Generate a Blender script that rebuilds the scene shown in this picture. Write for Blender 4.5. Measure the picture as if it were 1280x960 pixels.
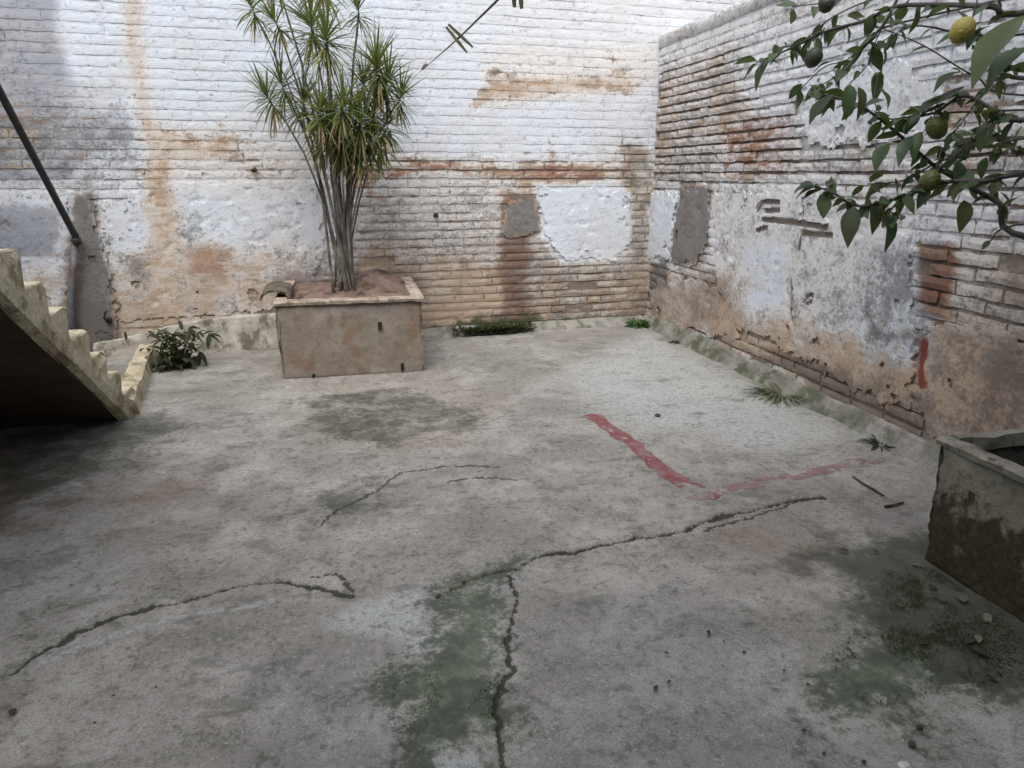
import bpy, math, random
import numpy as np
from mathutils import Vector, Matrix

random.seed(7)
rng = np.random.default_rng(11)
for o in list(bpy.data.objects):
    bpy.data.objects.remove(o, do_unlink=True)
scene = bpy.context.scene
COL = scene.collection

# ------------------------------------------------------------------ camera
F = 900.0                      # focal length in pixels of the 1280 px wide photograph
TH = math.atan(263 / F)        # pitch below the horizon
PSI = math.radians(12.8)       # yaw towards +x
H = 1.35                       # eye height
cam_d = bpy.data.cameras.new('camera')
cam_d.sensor_width = 36.0
cam_d.lens = 36.0 * F / 1280.0
cam_d.clip_start = 0.05
cam_d.clip_end = 500
cam = bpy.data.objects.new('camera', cam_d)
cam.location = (0, 0, H)
cam.rotation_euler = (math.pi / 2 - TH, 0, -PSI)
COL.objects.link(cam)
scene.camera = cam

# ------------------------------------------------------------------ light
SUN_EL, SUN_AZ = math.radians(58), math.radians(205)   # azimuth clockwise from +y (high, behind the camera, a little left)
world = bpy.data.worlds.new('World')
scene.world = world
world.use_nodes = True
wn = world.node_tree.nodes
wl = world.node_tree.links
bg = wn['Background']
sky = wn.new('ShaderNodeTexSky')
sky.sky_type = 'NISHITA'
sky.sun_disc = False
sky.sun_elevation = SUN_EL
sky.sun_rotation = SUN_AZ
sky.air_density = 1.0
sky.dust_density = 3.0
hs = wn.new('ShaderNodeHueSaturation')          # thin overcast: a greyer sky
hs.inputs['Saturation'].default_value = 0.38
wl.new(sky.outputs[0], hs.inputs['Color'])
wl.new(hs.outputs[0], bg.inputs['Color'])
bg.inputs['Strength'].default_value = 0.15
sun_d = bpy.data.lights.new('sun', 'SUN')
sun_d.energy = 0.9
sun_d.angle = math.radians(50)
sun_d.color = (1.0, 0.955, 0.89)
sun = bpy.data.objects.new('sun', sun_d)
sd = Vector((math.sin(SUN_AZ) * math.cos(SUN_EL), math.cos(SUN_AZ) * math.cos(SUN_EL), math.sin(SUN_EL)))
sun.rotation_euler = (-sd).to_track_quat('-Z', 'Y').to_euler()
sun.location = (0, 0, 12)
COL.objects.link(sun)
scene.view_settings.view_transform = 'Standard'
scene.view_settings.look = 'None'
scene.view_settings.gamma = 1.0
scene.view_settings.use_curve_mapping = False
scene.view_settings.exposure = 1.08
scene.render.resolution_x = 1024
scene.render.resolution_y = 768
scene.render.engine = 'CYCLES'
scene.cycles.max_bounces = 4
scene.cycles.diffuse_bounces = 2
scene.cycles.glossy_bounces = 2
scene.cycles.caustics_reflective = False
scene.cycles.caustics_refractive = False

# ------------------------------------------------------------------ geometry of the place
st, ct, sp, cp = math.sin(TH), math.cos(TH), math.sin(PSI), math.cos(PSI)

def ray(x, y):
    cx = (x - 640) / F; cy = (480 - y) / F
    f = ct + st * cy; z = -st + ct * cy
    return (f * sp + cx * cp, f * cp - cx * sp, z)

def on_floor(p, z=0.0):
    d = ray(*p); t = (z - H) / d[2]
    return (d[0] * t, d[1] * t)

def at(p, depth):
    d = ray(*p)
    return Vector((d[0] * depth, d[1] * depth, H + d[2] * depth))

def at_y(p, Y):
    d = ray(*p); t = Y / d[1]
    return Vector((d[0] * t, Y, H + d[2] * t))

BW0, BWS = 6.088, 0.0718          # back wall: y = BW0 + BWS * x
RWX = 2.73                        # right wall: x = RWX
RW_TOP = 2.475

def yb(x):
    return BW0 + BWS * x

def on_back(p):                   # pixel -> (x, z) on the back wall
    d = ray(*p); t = BW0 / (d[1] - BWS * d[0])
    return (d[0] * t, H + d[2] * t)

def on_right(p):                  # pixel -> (y, z) on the right wall
    d = ray(*p); t = RWX / d[0]
    return (d[1] * t, H + d[2] * t)

# ------------------------------------------------------------------ numpy noise and masks
_perm = rng.random((256, 256))

def vnoise(x, y):
    xi = np.floor(x).astype(int); yi = np.floor(y).astype(int)
    fx = x - xi; fy = y - yi
    fx = fx * fx * (3 - 2 * fx); fy = fy * fy * (3 - 2 * fy)
    a = _perm[xi & 255, yi & 255]; b = _perm[(xi + 1) & 255, yi & 255]
    c = _perm[xi & 255, (yi + 1) & 255]; d = _perm[(xi + 1) & 255, (yi + 1) & 255]
    return a + (b - a) * fx + (c - a) * fy + (a - b - c + d) * fx * fy

def fbm(x, y, scale=1.0, octv=4, rough=0.55):
    s = 0; a = 1; tot = 0; k = scale
    for i in range(octv):
        s = s + a * vnoise(x * k + 17.3 * i, y * k + 41.7 * i); tot += a; a *= rough; k *= 2.03
    return s / tot

def poly_sd(px, py, poly):
    """signed distance to a polygon, positive inside"""
    d2 = np.full(px.shape, 1e9); inside = np.zeros(px.shape, bool)
    n = len(poly)
    for i in range(n):
        ax, ay = poly[i]; bx, by = poly[(i + 1) % n]
        ex, ey = bx - ax, by - ay
        L = ex * ex + ey * ey + 1e-12
        t = np.clip(((px - ax) * ex + (py - ay) * ey) / L, 0, 1)
        dx = px - ax - t * ex; dy = py - ay - t * ey
        d2 = np.minimum(d2, dx * dx + dy * dy)
        if abs(ey) > 1e-12:
            c = ((ay > py) != (by > py)) & (px < ex * (py - ay) / ey + ax)
            inside ^= c
    d = np.sqrt(d2)
    return np.where(inside, d, -d)

def line_d(px, py, pts):
    d2 = np.full(px.shape, 1e9)
    for (ax, ay), (bx, by) in zip(pts[:-1], pts[1:]):
        ex, ey = bx - ax, by - ay
        t = np.clip(((px - ax) * ex + (py - ay) * ey) / (ex * ex + ey * ey + 1e-12), 0, 1)
        d2 = np.minimum(d2, (px - ax - t * ex) ** 2 + (py - ay - t * ey) ** 2)
    return np.sqrt(d2)

def soft(sd_, w):
    return np.clip(0.5 + sd_ / (2 * w), 0, 1)

# ------------------------------------------------------------------ object helpers
def tag(o, label=None, cat=None, group=None, kind=None):
    if label: o['label'] = label
    if cat: o['category'] = cat
    if group: o['group'] = group
    if kind: o['kind'] = kind
    return o

def empty(name, loc, label, cat, group=None):
    o = bpy.data.objects.new(name, None)
    o.location = loc; o.empty_display_size = 0.1
    COL.objects.link(o)
    return tag(o, label, cat, group)

def wpos(o):
    p = Vector((0, 0, 0))
    while o is not None:
        p = p + o.location; o = o.parent
    return p

def mesh_obj(name, verts, faces, mat, parent=None, origin=None, attrs=None, smooth=False):
    """verts in world space; origin = world position of the object's own origin"""
    v = np.asarray(verts, dtype=np.float64).reshape(-1, 3)
    pl = wpos(parent) if parent is not None else Vector((0, 0, 0))
    og = Vector(origin) if origin is not None else (pl if parent is not None else Vector((0, 0, 0)))
    v = v - np.array(og)
    me = bpy.data.meshes.new(name)
    if isinstance(faces, np.ndarray):
        nf, k = faces.shape
        me.vertices.add(len(v)); me.vertices.foreach_set('co', v.astype(np.float32).ravel())
        me.loops.add(nf * k); me.loops.foreach_set('vertex_index', faces.astype(np.int32).ravel())
        me.polygons.add(nf)
        me.polygons.foreach_set('loop_start', np.arange(0, nf * k, k, dtype=np.int32))
        me.polygons.foreach_set('loop_total', np.full(nf, k, dtype=np.int32))
        me.update(calc_edges=True)
    else:
        me.from_pydata([tuple(p) for p in v], [], faces)
        me.update()
    if attrs:
        for an, arr in attrs.items():
            at_ = me.attributes.new(an, 'FLOAT_COLOR', 'POINT')
            at_.data.foreach_set('color', np.asarray(arr, dtype=np.float32).ravel())
    me.polygons.foreach_set('use_smooth', np.full(len(me.polygons), bool(smooth)))
    if mat: me.materials.append(mat)
    o = bpy.data.objects.new(name, me)
    o.location = og - pl
    COL.objects.link(o)
    if parent is not None: o.parent = parent
    return o

def grid_faces(nu, nv, flip=False):
    i = np.arange(nu - 1)[:, None]; j = np.arange(nv - 1)[None, :]
    a = (i * nv + j).ravel(); b = ((i + 1) * nv + j).ravel()
    c = ((i + 1) * nv + j + 1).ravel(); d = (i * nv + j + 1).ravel()
    return np.stack([a, d, c, b] if flip else [a, b, c, d], 1)

class Geo:
    """collects shapes into one mesh"""
    def __init__(s): s.v = []; s.f = []; s.c = []
    def add(s, vs, fs, col=None):
        n = len(s.v); s.v += [tuple(p) for p in vs]; s.f += [tuple(i + n for i in f) for f in fs]
        s.c += [col if col else (1, 1, 1, 1)] * len(vs)
    def box(s, x0, x1, y0, y1, z0, z1, j=0.0, col=None):
        r = lambda: random.uniform(-j, j)
        vs = [(x + r(), y + r(), z + r()) for z in (z0, z1) for x, y in ((x0, y0), (x1, y0), (x1, y1), (x0, y1))]
        s.add(vs, [(3, 2, 1, 0), (4, 5, 6, 7), (0, 1, 5, 4), (1, 2, 6, 5), (2, 3, 7, 6), (3, 0, 4, 7)], col)
    def tube(s, pts, rad, n=8, col=None, cap=True):
        pts = [Vector(p) for p in pts]
        rad = rad if isinstance(rad, (list, tuple)) else [rad] * len(pts)
        up = Vector((0.31, 0.17, 0.93)); vs = []; fs = []
        prev = None
        for i, p in enumerate(pts):
            t = (pts[min(i + 1, len(pts) - 1)] - pts[max(i - 1, 0)]).normalized()
            a = t.cross(up if prev is None else prev)
            if a.length < 1e-4: a = t.cross(Vector((1, 0, 0)))
            a.normalize(); b = t.cross(a); prev = b * -1 if False else up
            for k in range(n):
                an = 2 * math.pi * k / n
                vs.append(p + (a * math.cos(an) + b * math.sin(an)) * rad[i])
        for i in range(len(pts) - 1):
            for k in range(n):
                k2 = (k + 1) % n
                fs.append((i * n + k, i * n + k2, (i + 1) * n + k2, (i + 1) * n + k))
        if cap:
            fs.append(tuple(range(n))[::-1]); fs.append(tuple((len(pts) - 1) * n + k for k in range(n)))
        s.add(vs, fs, col)
    def build(s, name, mat, parent=None, origin=None, smooth=False):
        return mesh_obj(name, s.v, s.f, mat, parent, origin, {'tint': np.array(s.c)}, smooth)

# ------------------------------------------------------------------ material helper
class M:
    def __init__(s, name):
        s.m = bpy.data.materials.new(name); s.m.use_nodes = True
        s.t = s.m.node_tree; s.b = s.t.nodes['Principled BSDF']
        s.b.inputs['Roughness'].default_value = 0.92
        s.b.inputs['Specular IOR Level'].default_value = 0.25
        s._pos = None
    def L(s, a, b):
        s.t.links.new(a, b)
    def set(s, sock, val):
        if hasattr(val, 'links') or isinstance(val, bpy.types.NodeSocket): s.L(val, sock)
        elif isinstance(val, tuple) and len(val) == 3 and sock.type == 'RGBA': sock.default_value = (*val, 1)
        else: sock.default_value = val
    def n(s, t): return s.t.nodes.new(t)
    def pos(s, scale=(1, 1, 1)):
        if s._pos is None: s._pos = s.n('ShaderNodeNewGeometry').outputs['Position']
        if scale == (1, 1, 1): return s._pos
        v = s.n('ShaderNodeVectorMath'); v.operation = 'MULTIPLY'
        s.L(s._pos, v.inputs[0]); v.inputs[1].default_value = scale
        return v.outputs[0]
    def noise(s, scale, detail=5, rough=0.6, vec=None, dist=0.0):
        k = s.n('ShaderNodeTexNoise'); s.L(vec or s.pos(), k.inputs['Vector'])
        k.inputs['Scale'].default_value = scale; k.inputs['Detail'].default_value = detail
        k.inputs['Roughness'].default_value = rough; k.inputs['Distortion'].default_value = dist
        return k.outputs[0]
    def math(s, op, a, b=0.0, c=None, clamp=False):
        k = s.n('ShaderNodeMath'); k.operation = op; k.use_clamp = clamp
        s.set(k.inputs[0], a); s.set(k.inputs[1], b)
        if c is not None: s.set(k.inputs[2], c)
        return k.outputs[0]
    def step(s, x, lo, hi):
        k = s.n('ShaderNodeMapRange'); k.interpolation_type = 'SMOOTHSTEP'
        s.set(k.inputs['Value'], x); k.inputs['From Min'].default_value = lo; k.inputs['From Max'].default_value = hi
        return k.outputs[0]
    def mix(s, f, a, b, mode='MIX'):
        k = s.n('ShaderNodeMix'); k.data_type = 'RGBA'; k.blend_type = mode
        s.set(k.inputs[0], f); s.set(k.inputs[6], a); s.set(k.inputs[7], b)
        return k.outputs[2]
    def attr(s, name):
        k = s.n('ShaderNodeAttribute'); k.attribute_name = name
        x = s.n('ShaderNodeSeparateColor'); s.L(k.outputs['Color'], x.inputs[0])
        return x.outputs[0], x.outputs[1], x.outputs[2], k.outputs['Alpha']
    def col(s, name):
        k = s.n('ShaderNodeAttribute'); k.attribute_name = name; return k.outputs['Color']
    def thr(s, field, noise, amp, w=0.05):
        a = s.math('MULTIPLY_ADD', s.math('SUBTRACT', noise, 0.5), amp, field)
        return s.step(a, 0.5 - w, 0.5 + w)
    def bump(s, h, strength=0.4, dist=0.01, prev=None):
        k = s.n('ShaderNodeBump'); k.inputs['Strength'].default_value = strength; k.inputs['Distance'].default_value = dist
        s.L(h, k.inputs['Height'])
        if prev is not None: s.L(prev, k.inputs['Normal'])
        s.L(k.outputs[0], s.b.inputs['Normal']); return k.outputs[0]
    def out(s, c, rough=None):
        s.set(s.b.inputs['Base Color'], c)
        if rough is not None: s.set(s.b.inputs['Roughness'], rough)
        return s.m

def wall_mat(name, kind):
    """kind: brick, mortar or plaster substrate, under flaking limewash, cement smears, ochre stains, grime, algae"""
    m = M(name)
    W, O, C, D = m.attr('fa')
    B, G, P, R = m.attr('fb')
    rnd = m.attr('rnd')
    n_big = m.noise(1.9, 3, 0.6)
    n_mid = m.noise(8, 5, 0.7)
    n_str = m.noise(6, 5, 0.7, m.pos((1, 1, 3.0)))
    n_fin = m.noise(48, 3, 0.7)
    if kind == 'brick':
        red = m.mix(rnd[0], (0.235, 0.105, 0.072), (0.37, 0.215, 0.150))
        tan = m.mix(rnd[1], (0.34, 0.265, 0.20), (0.48, 0.39, 0.30))
        sub = m.mix(m.thr(R, n_mid, 1.2, 0.25), tan, red)
        wo = 0.02
    elif kind == 'mortar':
        sub = m.mix(n_mid, (0.15, 0.125, 0.105), (0.36, 0.30, 0.24))
        sub = m.mix(m.math('MULTIPLY', R, 0.40), sub, (0.20, 0.105, 0.075))
        wo = m.math('MULTIPLY_ADD', rnd[3], -0.16, -0.01)
    else:
        sub = m.mix(n_mid, (0.40, 0.345, 0.28), (0.58, 0.53, 0.45))
        sub = m.mix(m.math('MULTIPLY', R, 0.85), sub, (0.33, 0.17, 0.11))
        wo = 0.04
    sub = m.mix(m.math('MULTIPLY', m.thr(O, n_mid, 1.9, 0.16), 0.85), sub, m.mix(n_str, (0.41, 0.29, 0.205), (0.58, 0.465, 0.37)))
    # limewash tinted warm to cool, dark blue-grey at highest blue, with thin places
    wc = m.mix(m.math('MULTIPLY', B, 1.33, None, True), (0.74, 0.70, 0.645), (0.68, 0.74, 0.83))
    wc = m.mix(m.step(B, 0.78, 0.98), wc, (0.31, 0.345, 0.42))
    wc = m.mix(m.math('MULTIPLY', m.step(n_big, 0.40, 0.68), 0.30), wc, (0.62, 0.575, 0.54))
    wc = m.mix(m.math('MULTIPLY', m.step(n_str, 0.46, 0.72), 0.42), wc, (0.47, 0.445, 0.43))
    wc = m.mix(m.math('MULTIPLY', m.step(n_fin, 0.48, 0.78), 0.32), wc, (0.43, 0.40, 0.385))
    cov = m.math('MULTIPLY_ADD', m.math('SUBTRACT', n_mid, 0.5), 0.80,
                 m.math('MULTIPLY_ADD', m.math('SUBTRACT', n_str, 0.5), 1.05, m.math('ADD', W, wo)))
    cov = m.math('MULTIPLY_ADD', m.math('SUBTRACT', n_big, 0.5), 0.55, cov)
    cov = m.math('MULTIPLY_ADD', m.math('SUBTRACT', n_fin, 0.5), 0.60, cov)
    c = m.mix(m.step(cov, 0.36, 0.62), sub, wc)
    # ochre runs over the paint too, weaker
    c = m.mix(m.math('MULTIPLY', m.thr(O, m.math('MULTIPLY_ADD', n_str, 0.6, m.math('MULTIPLY', n_fin, 0.4)), 2.4, 0.20), 0.40), c, (0.50, 0.385, 0.285))
    cem = m.mix(n_mid, (0.15, 0.145, 0.14), (0.31, 0.30, 0.29))
    c = m.mix(m.math('MULTIPLY', m.thr(C, n_mid, 0.9, 0.12), 0.92), c, cem)
    # grime: blotches and specks
    dk = m.thr(D, m.math('MULTIPLY_ADD', n_mid, 0.55, m.math('MULTIPLY', n_fin, 0.45)), 1.9, 0.20)
    c = m.mix(m.math('MULTIPLY', dk, 0.70), c, (0.12, 0.108, 0.10))
    spk = m.step(m.noise(24, 2, 0.55, m.pos((1, 1, 1.6))), 0.60, 0.70)
    c = m.mix(m.math('MULTIPLY', spk, m.math('MULTIPLY_ADD', D, 0.6, 0.30)), c, (0.17, 0.15, 0.135))
    c = m.mix(m.math('MULTIPLY', m.thr(G, n_mid, 1.6, 0.2), 0.8), c, (0.07, 0.082, 0.035))
    c = m.mix(m.math('MULTIPLY', m.thr(P, n_mid, 1.1, 0.12), 0.9), c, (0.22, 0.035, 0.028))
    m.bump(n_fin, 0.55, 0.007)
    return m.out(c)

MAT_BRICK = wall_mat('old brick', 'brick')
MAT_MORTAR = wall_mat('lime mortar', 'mortar')
MAT_PLASTER = wall_mat('lime plaster', 'plaster')

def simple_mat(name, c1, c2, scale=8, fine=60, c3=None, rough=0.9, bump=0.4, bdist=0.006, tint=False, lo=0.35, hi=0.65, spec=0.25, speck=0.4):
    m = M(name)
    a = m.noise(scale, 6, 0.65); f = m.noise(fine, 4, 0.65)
    c = m.mix(m.step(a, lo, hi), c1, c2)
    if c3: c = m.mix(m.step(m.noise(scale * 0.6, 7, 0.7, m.pos((1.3, 0.9, 0.8))), 0.5, 0.62), c, c3)
    c = m.mix(m.math('MULTIPLY', m.step(f, 0.5, 0.75), speck), c, tuple(0.45 * k for k in c1))
    if tint: c = m.mix(1.0, c, m.col('tint'), 'MULTIPLY')
    m.b.inputs['Specular IOR Level'].default_value = spec
    m.bump(f, bump, bdist, m.bump(a, bump, bdist * 3))
    return m.out(c, rough)

# ------------------------------------------------------------------ floor
def floor_h(x, y):
    x = np.asarray(x, float); y = np.asarray(y, float)
    h = 0.022 * (fbm(x, y, 0.7, 3) - 0.5) + 0.010 * (fbm(x + 9, y, 3.0, 4, 0.6) - 0.5) + 0.003 * (fbm(x, y + 5, 22, 3, 0.6) - 0.5)
    return h - 0.004

CRACKS_PX = [
    ([(-60, 880), (0, 842), (60, 806), (130, 774), (185, 758), (240, 748), (290, 733), (345, 727), (400, 735), (440, 742)], 0.010, 0.020),
    ([(545, 745), (590, 722), (636, 712), (668, 695), (700, 687), (745, 680), (800, 671), (850, 661), (890, 646), (950, 632), (1030, 617)], 0.010, 0.022),
    ([(638, 716), (645, 745), (637, 790), (640, 830), (628, 860), (620, 900), (626, 930), (622, 1000)], 0.0065, 0.014),
    ([(400, 655), (430, 630), (470, 612), (500, 590), (560, 580), (625, 583)], 0.006, 0.006),
    ([(390, 720), (420, 715), (445, 738)], 0.005, 0.008),
    ([(560, 600), (600, 596), (650, 600)], 0.004, 0.005),
    ([(880, 660), (940, 643), (1010, 622)], 0.004, 0.008),
]
CRACKS = [([on_floor(p) for p in pts], w, d) for pts, w, d in CRACKS_PX]

nx, ny = 1000, 720
xs = np.linspace(-3.3, 2.95, nx)
ys = 0.75 * (6.75 / 0.75) ** np.linspace(0, 1, ny)
X, Y = np.meshgrid(xs, ys, indexing='ij')
X = X.ravel(); Y = Y.ravel()
wx = X + 0.05 * (fbm(X, Y, 5, 4, 0.6) - 0.5) + 0.045 * (fbm(X, Y, 26, 4, 0.7) - 0.5)
wy = Y + 0.05 * (fbm(X + 33, Y, 5, 4, 0.6) - 0.5) + 0.045 * (fbm(X + 7, Y, 26, 4, 0.7) - 0.5)
Z = floor_h(X, Y)
K = np.zeros_like(X)
for pts, w, d in CRACKS:
    ld = line_d(wx, wy, pts)
    wv = w * np.clip(-0.9 + 3.8 * fbm(X, Y + 77, 4, 4, 0.7), 0.55, 3)
    c = np.clip(1 - ld / wv, 0, 1)
    Z = Z - d * np.sqrt(c)
    K = np.maximum(K, np.clip(1.15 - ld / np.maximum(wv * 1.2, 0.0078), 0, 1))
    K = np.maximum(K, 0.36 * np.clip(1 - ld / 0.09, 0, 1))
# the slab below the long crack has dropped a little
drop = soft(poly_sd(wx, wy, [on_floor(p) for p in [(640, 712), (700, 687), (800, 671), (890, 646), (1030, 617), (1200, 660), (1280, 990), (625, 990), (637, 800)]]), 0.02)
Z = Z - 0.006 * drop

zx = X + 0.32 * (fbm(X, Y, 2.4, 5, 0.66) - 0.5); zy = Y + 0.32 * (fbm(X + 55, Y, 2.4, 5, 0.66) - 0.5)

def ffield(polys, w, warp=True):
    f = np.zeros_like(X)
    for pl in polys:
        f = np.maximum(f, soft(poly_sd(zx, zy, [on_floor(p) for p in pl]), w * 1.5))
    return f

fG = ffield([[(490, 850), (560, 770), (600, 745), (640, 745), (640, 800), (625, 870), (605, 930), (560, 905), (500, 945), (485, 900)],
             [(1040, 840), (1090, 790), (1100, 720), (1160, 705), (1300, 760), (1300, 830), (1180, 850), (1110, 890), (1040, 890)]], 0.10)
fG = np.maximum(fG * 1.2, 0.34 * ffield([[(60, 590), (110, 545), (190, 520), (200, 545), (140, 590)], [(375, 500), (390, 488), (460, 487), (520, 520), (470, 560), (390, 548)]], 0.15))
fG = np.maximum(fG, 0.9 * ffield([[(500, 930), (520, 930), (520, 990), (500, 990)], [(618, 880), (632, 880), (632, 980), (612, 980)]], 0.02))
fG = np.maximum(fG, 0.85 * ffield([[(560, 735), (640, 705), (660, 700), (640, 730), (600, 745)]], 0.03))
fD = 1.3 * ffield([[(1070, 690), (1150, 680), (1300, 720), (1300, 860), (1210, 850), (1090, 790)]], 0.12)
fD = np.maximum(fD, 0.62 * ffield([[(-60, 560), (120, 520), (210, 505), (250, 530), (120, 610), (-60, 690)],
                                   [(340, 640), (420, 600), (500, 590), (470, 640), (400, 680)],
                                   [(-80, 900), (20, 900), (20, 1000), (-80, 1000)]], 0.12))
fD = np.maximum(fD, 0.45 * ffield([[(495, 850), (530, 820), (560, 850), (560, 900), (525, 920), (515, 990), (495, 990), (485, 900)], [(595, 860), (622, 845), (612, 915), (570, 905)]], 0.05))
fD = np.maximum(fD, 0.60 * ffield([[(260, 735), (350, 730), (345, 755), (270, 752)], [(15, 790), (75, 785), (70, 803), (18, 806)], [(370, 490), (520, 480), (640, 520), (500, 560), (380, 540)], [(960, 690), (1060, 660), (1080, 700), (1000, 740)]], 0.06))
fL = ffield([[(415, 790), (440, 765), (500, 745), (555, 735), (545, 790), (520, 815), (470, 800)], [(515, 925), (610, 925), (610, 990), (520, 990)]], 0.05)
fL = np.maximum(fL, 0.85 * ffield([[(690, 480), (800, 410), (960, 480), (1080, 550), (960, 560), (800, 540)], [(620, 755), (650, 720), (650, 800), (632, 850)]], 0.2))
fR = 1.05 * ffield([[(-80, 545), (60, 545), (50, 650), (-80, 700)]], 0.22)
fR = np.maximum(fR, 0.55 * ffield([[(880, 660), (1010, 640), (1040, 700), (930, 730)], [(1100, 640), (1150, 640), (1150, 700), (1100, 690)], [(100, 600), (240, 580), (300, 620), (150, 660)], [(-80, 900), (15, 890), (30, 1000), (-80, 1000)]], 0.14))
fL = np.maximum(fL, 0.62 * np.clip(1.25 - line_d(wx, wy, [on_floor(p) for p in [(60, 822), (130, 796), (200, 776), (270, 763), (340, 752)]]) / 0.022, 0, 1))
fT = 0.75 * ffield([[(360, 475), (560, 465), (650, 500), (600, 560), (480, 580), (380, 550)], [(900, 650), (1060, 640), (1080, 720), (960, 740)]], 0.2)
fV = 0.8 * ffield([[(300, 830), (470, 800), (490, 860), (500, 1000), (330, 1000)], [(690, 760), (830, 720), (950, 790), (1000, 900), (960, 1000), (720, 1000)]], 0.16)

def floor_mat():
    m = M('worn concrete')
    G, D, L_, R = m.attr('fa'); T, V, K_, _ = m.attr('fb')
    nb = m.noise(1.5, 4, 0.65); nm = m.noise(5.5, 6, 0.70); nf = m.noise(34, 4, 0.72); ng = m.noise(190, 2, 0.6)
    npch = m.noise(3.0, 5, 0.72)
    c = m.mix(m.step(nb, 0.36, 0.64), (0.245, 0.233, 0.213), (0.345, 0.332, 0.308))
    c = m.mix(m.math('MULTIPLY', m.step(nm, 0.44, 0.62), 0.52), c, (0.178, 0.170, 0.152))
    c = m.mix(m.math('MULTIPLY', m.step(npch, 0.53, 0.60), 0.36), c, (0.42, 0.405, 0.38))
    c = m.mix(m.math('MULTIPLY', m.thr(T, nm, 1.4, 0.35), 0.42), c, (0.34, 0.285, 0.23))
    c = m.mix(m.math('MULTIPLY', m.thr(V, nm, 1.2, 0.35), 0.42), c, (0.210, 0.206, 0.213))
    c = m.mix(m.math('MULTIPLY', m.thr(R, nm, 1.4, 0.3), 0.55), c, (0.21, 0.12, 0.08))
    c = m.mix(m.math('MULTIPLY', m.thr(L_, nm, 1.3, 0.25), 0.72), c, (0.41, 0.43, 0.43))
    c = m.mix(m.math('MULTIPLY', m.step(m.noise(80, 1, 0.5), 0.62, 0.68), 0.30), c, (0.50, 0.48, 0.45))
    gmask = m.thr(G, m.math('MULTIPLY_ADD', nm, 0.5, m.math('MULTIPLY', nf, 0.5)), 4.0, 0.28)
    c = m.mix(m.math('MULTIPLY', gmask, 0.82), c, m.mix(m.step(nm, 0.40, 0.58), (0.11, 0.145, 0.085), (0.024, 0.046, 0.020)))
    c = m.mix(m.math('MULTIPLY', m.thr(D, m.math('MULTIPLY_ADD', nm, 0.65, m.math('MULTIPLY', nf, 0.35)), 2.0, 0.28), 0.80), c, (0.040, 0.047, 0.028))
    hl = m.step(m.math('ABSOLUTE', m.math('SUBTRACT', npch, 0.485)), 0.011, 0.003)
    hl = m.math('MULTIPLY', hl, m.step(nm, 0.46, 0.56))
    c = m.mix(m.math('MULTIPLY', hl, 0.55), c, (0.08, 0.075, 0.068))
    sm = m.step(m.noise(4.2, 4, 0.62, m.pos((0.8, 1.7, 1))), 0.575, 0.66)
    c = m.mix(m.math('MULTIPLY', sm, 0.50), c, (0.10, 0.097, 0.088))
    c = m.mix(m.math('MULTIPLY', m.step(nf, 0.50, 0.66), 0.50), c, (0.120, 0.112, 0.10))
    c = m.mix(m.math('MULTIPLY', m.step(ng, 0.48, 0.62), 0.45), c, (0.10, 0.095, 0.085))
    c = m.mix(m.math('MULTIPLY', m.step(m.noise(19, 2, 0.5), 0.66, 0.73), 0.55), c, (0.085, 0.08, 0.07))
    kk = m.step(m.math('MULTIPLY_ADD', m.math('SUBTRACT', nf, 0.5), 0.55, K_), 0.36, 0.60)
    c = m.mix(m.math('MULTIPLY', kk, 0.88), c, (0.035, 0.036, 0.026))
    m.bump(nf, 0.55, 0.009)
    m.b.inputs['Specular IOR Level'].default_value = 0.3
    return m.out(c, m.math('MULTIPLY_ADD', nf, 0.35, 0.62))

MAT_FLOOR = floor_mat()
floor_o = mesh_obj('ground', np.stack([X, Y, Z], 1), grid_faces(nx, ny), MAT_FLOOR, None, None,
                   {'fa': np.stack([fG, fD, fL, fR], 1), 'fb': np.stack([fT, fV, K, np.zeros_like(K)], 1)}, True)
tag(floor_o, 'cracked grey concrete yard floor with mossy stains', None, None, 'structure')
# the same yard carried on behind the camera
gx = np.linspace(-9, 9, 40); gy = np.linspace(-8, 0.76, 30)
GX, GY = np.meshgrid(gx, gy, indexing='ij')
zz = np.zeros(GX.size)
yard = mesh_obj('yard_ground', np.stack([GX.ravel(), GY.ravel(), zz - 0.012], 1), grid_faces(40, 30), MAT_FLOOR, None, None,
                {'fa': np.zeros((GX.size, 4)), 'fb': np.zeros((GX.size, 4))}, True)
tag(yard, 'plain concrete yard floor on the house side', None, None, 'structure')

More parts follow.
